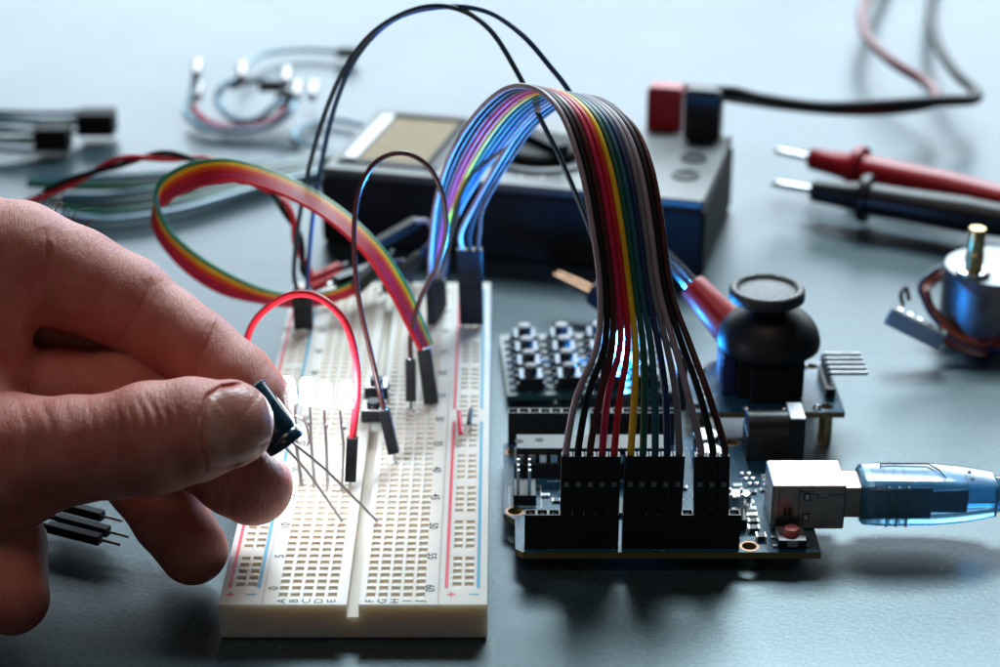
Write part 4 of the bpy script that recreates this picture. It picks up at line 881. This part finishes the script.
def nets(fn, lo, hi, h):
    n_ = np.ceil((hi-lo)/h).astype(int)+1; gx, gy, gz = [lo[i]+h*np.arange(n_[i]) for i in range(3)]
    V = np.empty(n_, np.float32); B = 8; nb = [-(-int(q)//B) for q in n_]
    I, J, K = np.meshgrid(*[np.arange(q) for q in nb], indexing='ij'); ctr = lo+h*(np.stack([I, J, K], -1).reshape(-1, 3)*B+(B-1)/2)
    dc = hand_sdf(ctr, False); rad = h*B*.87+.25; ijk_b = np.stack([I, J, K], -1).reshape(-1, 3)
    for (a, b, c), q in zip(ijk_b, dc): V[a*B:a*B+B, b*B:b*B+B, c*B:c*B+B] = q
    near = ijk_b[np.abs(dc) < rad]; o = np.stack(np.meshgrid(np.arange(B), np.arange(B), np.arange(B), indexing='ij'), -1).reshape(-1, 3)
    for i in range(0, len(near), 800):
        G_ = (near[i:i+800, None, :]*B+o).reshape(-1, 3); G_ = G_[(G_ < n_).all(1)]; A = lo+h*G_
        c = hand_sdf(A, False); m_ = np.abs(c) < .25
        if m_.any(): c[m_] = fn(A[m_])
        V[tuple(G_.T)] = c
    s_ = V < 0; cnt = np.zeros(np.array(V.shape)-1, np.int32); acc = np.zeros((*cnt.shape, 3), np.float32)
    sl = lambda o, ax_: slice(o, V.shape[ax_]-1+o)
    cor = [(a, b, c) for a in (0, 1) for b in (0, 1) for c in (0, 1)]
    for a in cor:
        for ax_ in range(3):
            if a[ax_]: continue
            b = list(a); b[ax_] = 1
            va = V[sl(a[0], 0), sl(a[1], 1), sl(a[2], 2)]; vb = V[sl(b[0], 0), sl(b[1], 1), sl(b[2], 2)]; m_ = (va < 0) != (vb < 0)
            t = np.where(m_, va/np.where(m_, va-vb, 1), 0)
            for q in range(3): acc[..., q] += np.where(m_, a[q]+(t if q == ax_ else 0), 0)
            cnt += m_
    act = cnt > 0; idx = -np.ones(cnt.shape, np.int64); idx[act] = np.arange(act.sum())
    ijk = np.argwhere(act); vv = lo+h*(ijk+acc[act]/cnt[act][:, None]); F = []
    for ax_ in range(3):
        o1, o2 = [(1, 2), (2, 0), (0, 1)][ax_]; sh = np.array(V.shape); r_ = [slice(1, sh[q]-1) for q in range(3)]; r_[ax_] = slice(0, sh[ax_]-1)
        va = s_[tuple(r_)]; r2 = list(r_); r2[ax_] = slice(1, sh[ax_]); vb = s_[tuple(r2)]
        e = np.argwhere(va != vb); fl = va[tuple(e.T)]; off = np.array([1, 1, 1]); off[ax_] = 0; e = e+off
        d1 = np.zeros(3, int); d1[o1] = 1; d2 = np.zeros(3, int); d2[o2] = 1
        g = lambda c: idx[tuple(c.T)]
        q = np.stack([g(e-d1-d2), g(e-d2), g(e), g(e-d1)], 1); q[~fl] = q[~fl][:, ::-1]; F.append(q)
    return vv, np.concatenate(F)
lo = np.array([-17.5, -4.0, .05]); hi = np.array([-4.1, 8.2, 9.8])
HV, HF = nets(hand_sdf, lo, hi, .036)
hc = Vector((-9.0, 2.0, .9)); hand = None
me = bpy.data.meshes.new('hand'); me.from_pydata((HV-np.array(hc)).tolist(), [], HF.tolist()); me.materials.append(M['skin'])
me.polygons.foreach_set('use_smooth', [True]*len(me.polygons)); me.update()
hand = bpy.data.objects.new('person', me); COL.objects.link(hand); hand.location = hc; ORG[hand.name] = hc
sm = hand.modifiers.new('soften', 'SMOOTH'); sm.factor = .5; sm.iterations = 2
tag(hand, 'bare hand at the left pinching a small capacitor between thumb and index finger', 'person')
# thumbnail: a thin curved plate laid on the thumb
nc = np.array((237.5, 424.5)); NU, NV = 30, 30; grid = []; P0 = []
for a in range(NU+1):
    for b in range(NV+1):
        u, v = 2*a/NU-1, 2*b/NV-1
        # square to superellipse
        rr = max(abs(u), abs(v)); an = math.atan2(v, u)
        R_ = rr/((abs(math.cos(an))**3+abs(math.sin(an))**3)**(1/3)) if rr > 0 else 0
        X_, Y_ = R_*math.cos(an)*32.5, R_*math.sin(an)*36
        cr_, sr_ = math.cos(-.12), math.sin(-.12); P0.append((nc[0]+X_*cr_-Y_*sr_, nc[1]+X_*sr_+Y_*cr_, rr))
px_, py_, rr_ = np.array(P0).T
dirs = FWn+np.outer((px_-500)/F_PX, [1, 0, 0])-np.outer((py_-333.5)/F_PX, UPn)
D_ = np.full(len(P0), 38.9)
for it in range(60):
    d_ = hand_sdf(CAMn+dirs*D_[:, None], True); D_ = D_+np.clip(d_*.7, -.3, .3)
ok = np.abs(D_-40) < 1.6
D_ = np.where(ok, D_, 41.0)
# smooth the depth field so the plate is one clean curve
G = D_.reshape(NU+1, NV+1)
for it in range(6):
    Gp = np.pad(G, 1, mode='edge'); G = (Gp[:-2, 1:-1]+Gp[2:, 1:-1]+Gp[1:-1, :-2]+Gp[1:-1, 2:]+4*G)/8
lift = .055-.05*np.clip((rr_-.8)/.2, 0, 1)**2
top = CAMn+dirs*(G.reshape(-1)-lift)[:, None]
k = MB(); k.add([tuple(p) for p in top], [(a*(NV+1)+b, (a+1)*(NV+1)+b, (a+1)*(NV+1)+b+1, a*(NV+1)+b+1) for a in range(NU) for b in range(NV)])
k.build('thumbnail', 'nail', hand, smooth=True, ang=180)
# a few fine hairs on the back of the hand
k = MB(); random.seed(5)
for i in range(15):
    px = random.uniform(38, 90); py = 206+(px-40)*.42+random.uniform(-2, 5); b = hp(px, py, 43.2); q = Vector((random.uniform(-.1, .35), random.uniform(-.1, .2), random.uniform(.15, .35)))
    b = Vector(b); k.tube(spline([b, b+q*.6+Vector((0, 0, .05)), b+q+Vector((random.uniform(0, .2), 0, -.05))], 4), [.009]*8+[.003], 5)
k.build('fine_hair', 'hair', hand)

# ------------------------------------------------------------------ camera, light, world
cd = bpy.data.cameras.new('camera'); cam = bpy.data.objects.new('camera', cd); COL.objects.link(cam); SC.camera = cam
cam.location = CAM; cam.rotation_euler = (PI/2-PITCH, 0, 0); cd.sensor_width = 36; cd.lens = F_PX*36/1000; cd.clip_start = 1; cd.clip_end = 2000
cd.dof.use_dof = True; cd.dof.focus_distance = 42.5; cd.dof.aperture_fstop = .125; cd.dof.aperture_blades = 7
def area(name, loc, tgt, sx_, sy_, rad, col):
    l = bpy.data.lights.new(name, 'AREA'); l.shape = 'RECTANGLE'; l.size = sx_; l.size_y = sy_; l.energy = rad*PI*sx_*sy_; l.color = col
    o = bpy.data.objects.new(name, l); COL.objects.link(o); o.location = loc
    o.rotation_euler = (Vector(tgt)-Vector(loc)).to_track_quat('-Z', 'Y').to_euler(); return o
area('key_softbox', (16, 80, 77), (0, 5, 0), 52, 34, 31, (.76, .93, 1))
area('low_back_softbox', (25, 150, 43), (0, 15, 0), 190, 46, 6.7, (.78, .90, 1))  # added low panel behind the scene, gives the table its sheen
area('warm_fill', (-8, -12, 85), (-5, 2, 1), 30, 30, 3.3, (1, .76, .62))
area('front_fill', (5, -95, 45), (-3, 2, 1), 40, 30, .8, (1, .76, .60))
w = bpy.data.worlds.new('World'); SC.world = w; w.use_nodes = True; nt = w.node_tree; bg = nt.nodes['Background']
bg.inputs['Color'].default_value = (.08, .26, .36, 1); bg.inputs['Strength'].default_value = .07
SC.view_settings.view_transform = 'Standard'; SC.view_settings.look = 'None'; SC.view_settings.exposure = 0; SC.view_settings.gamma = 1
SC.render.engine = 'CYCLES'; SC.cycles.use_denoising = True; SC.cycles.max_bounces = 8; SC.cycles.sample_clamp_indirect = 8
SC.render.resolution_x = 1024; SC.render.resolution_y = 683
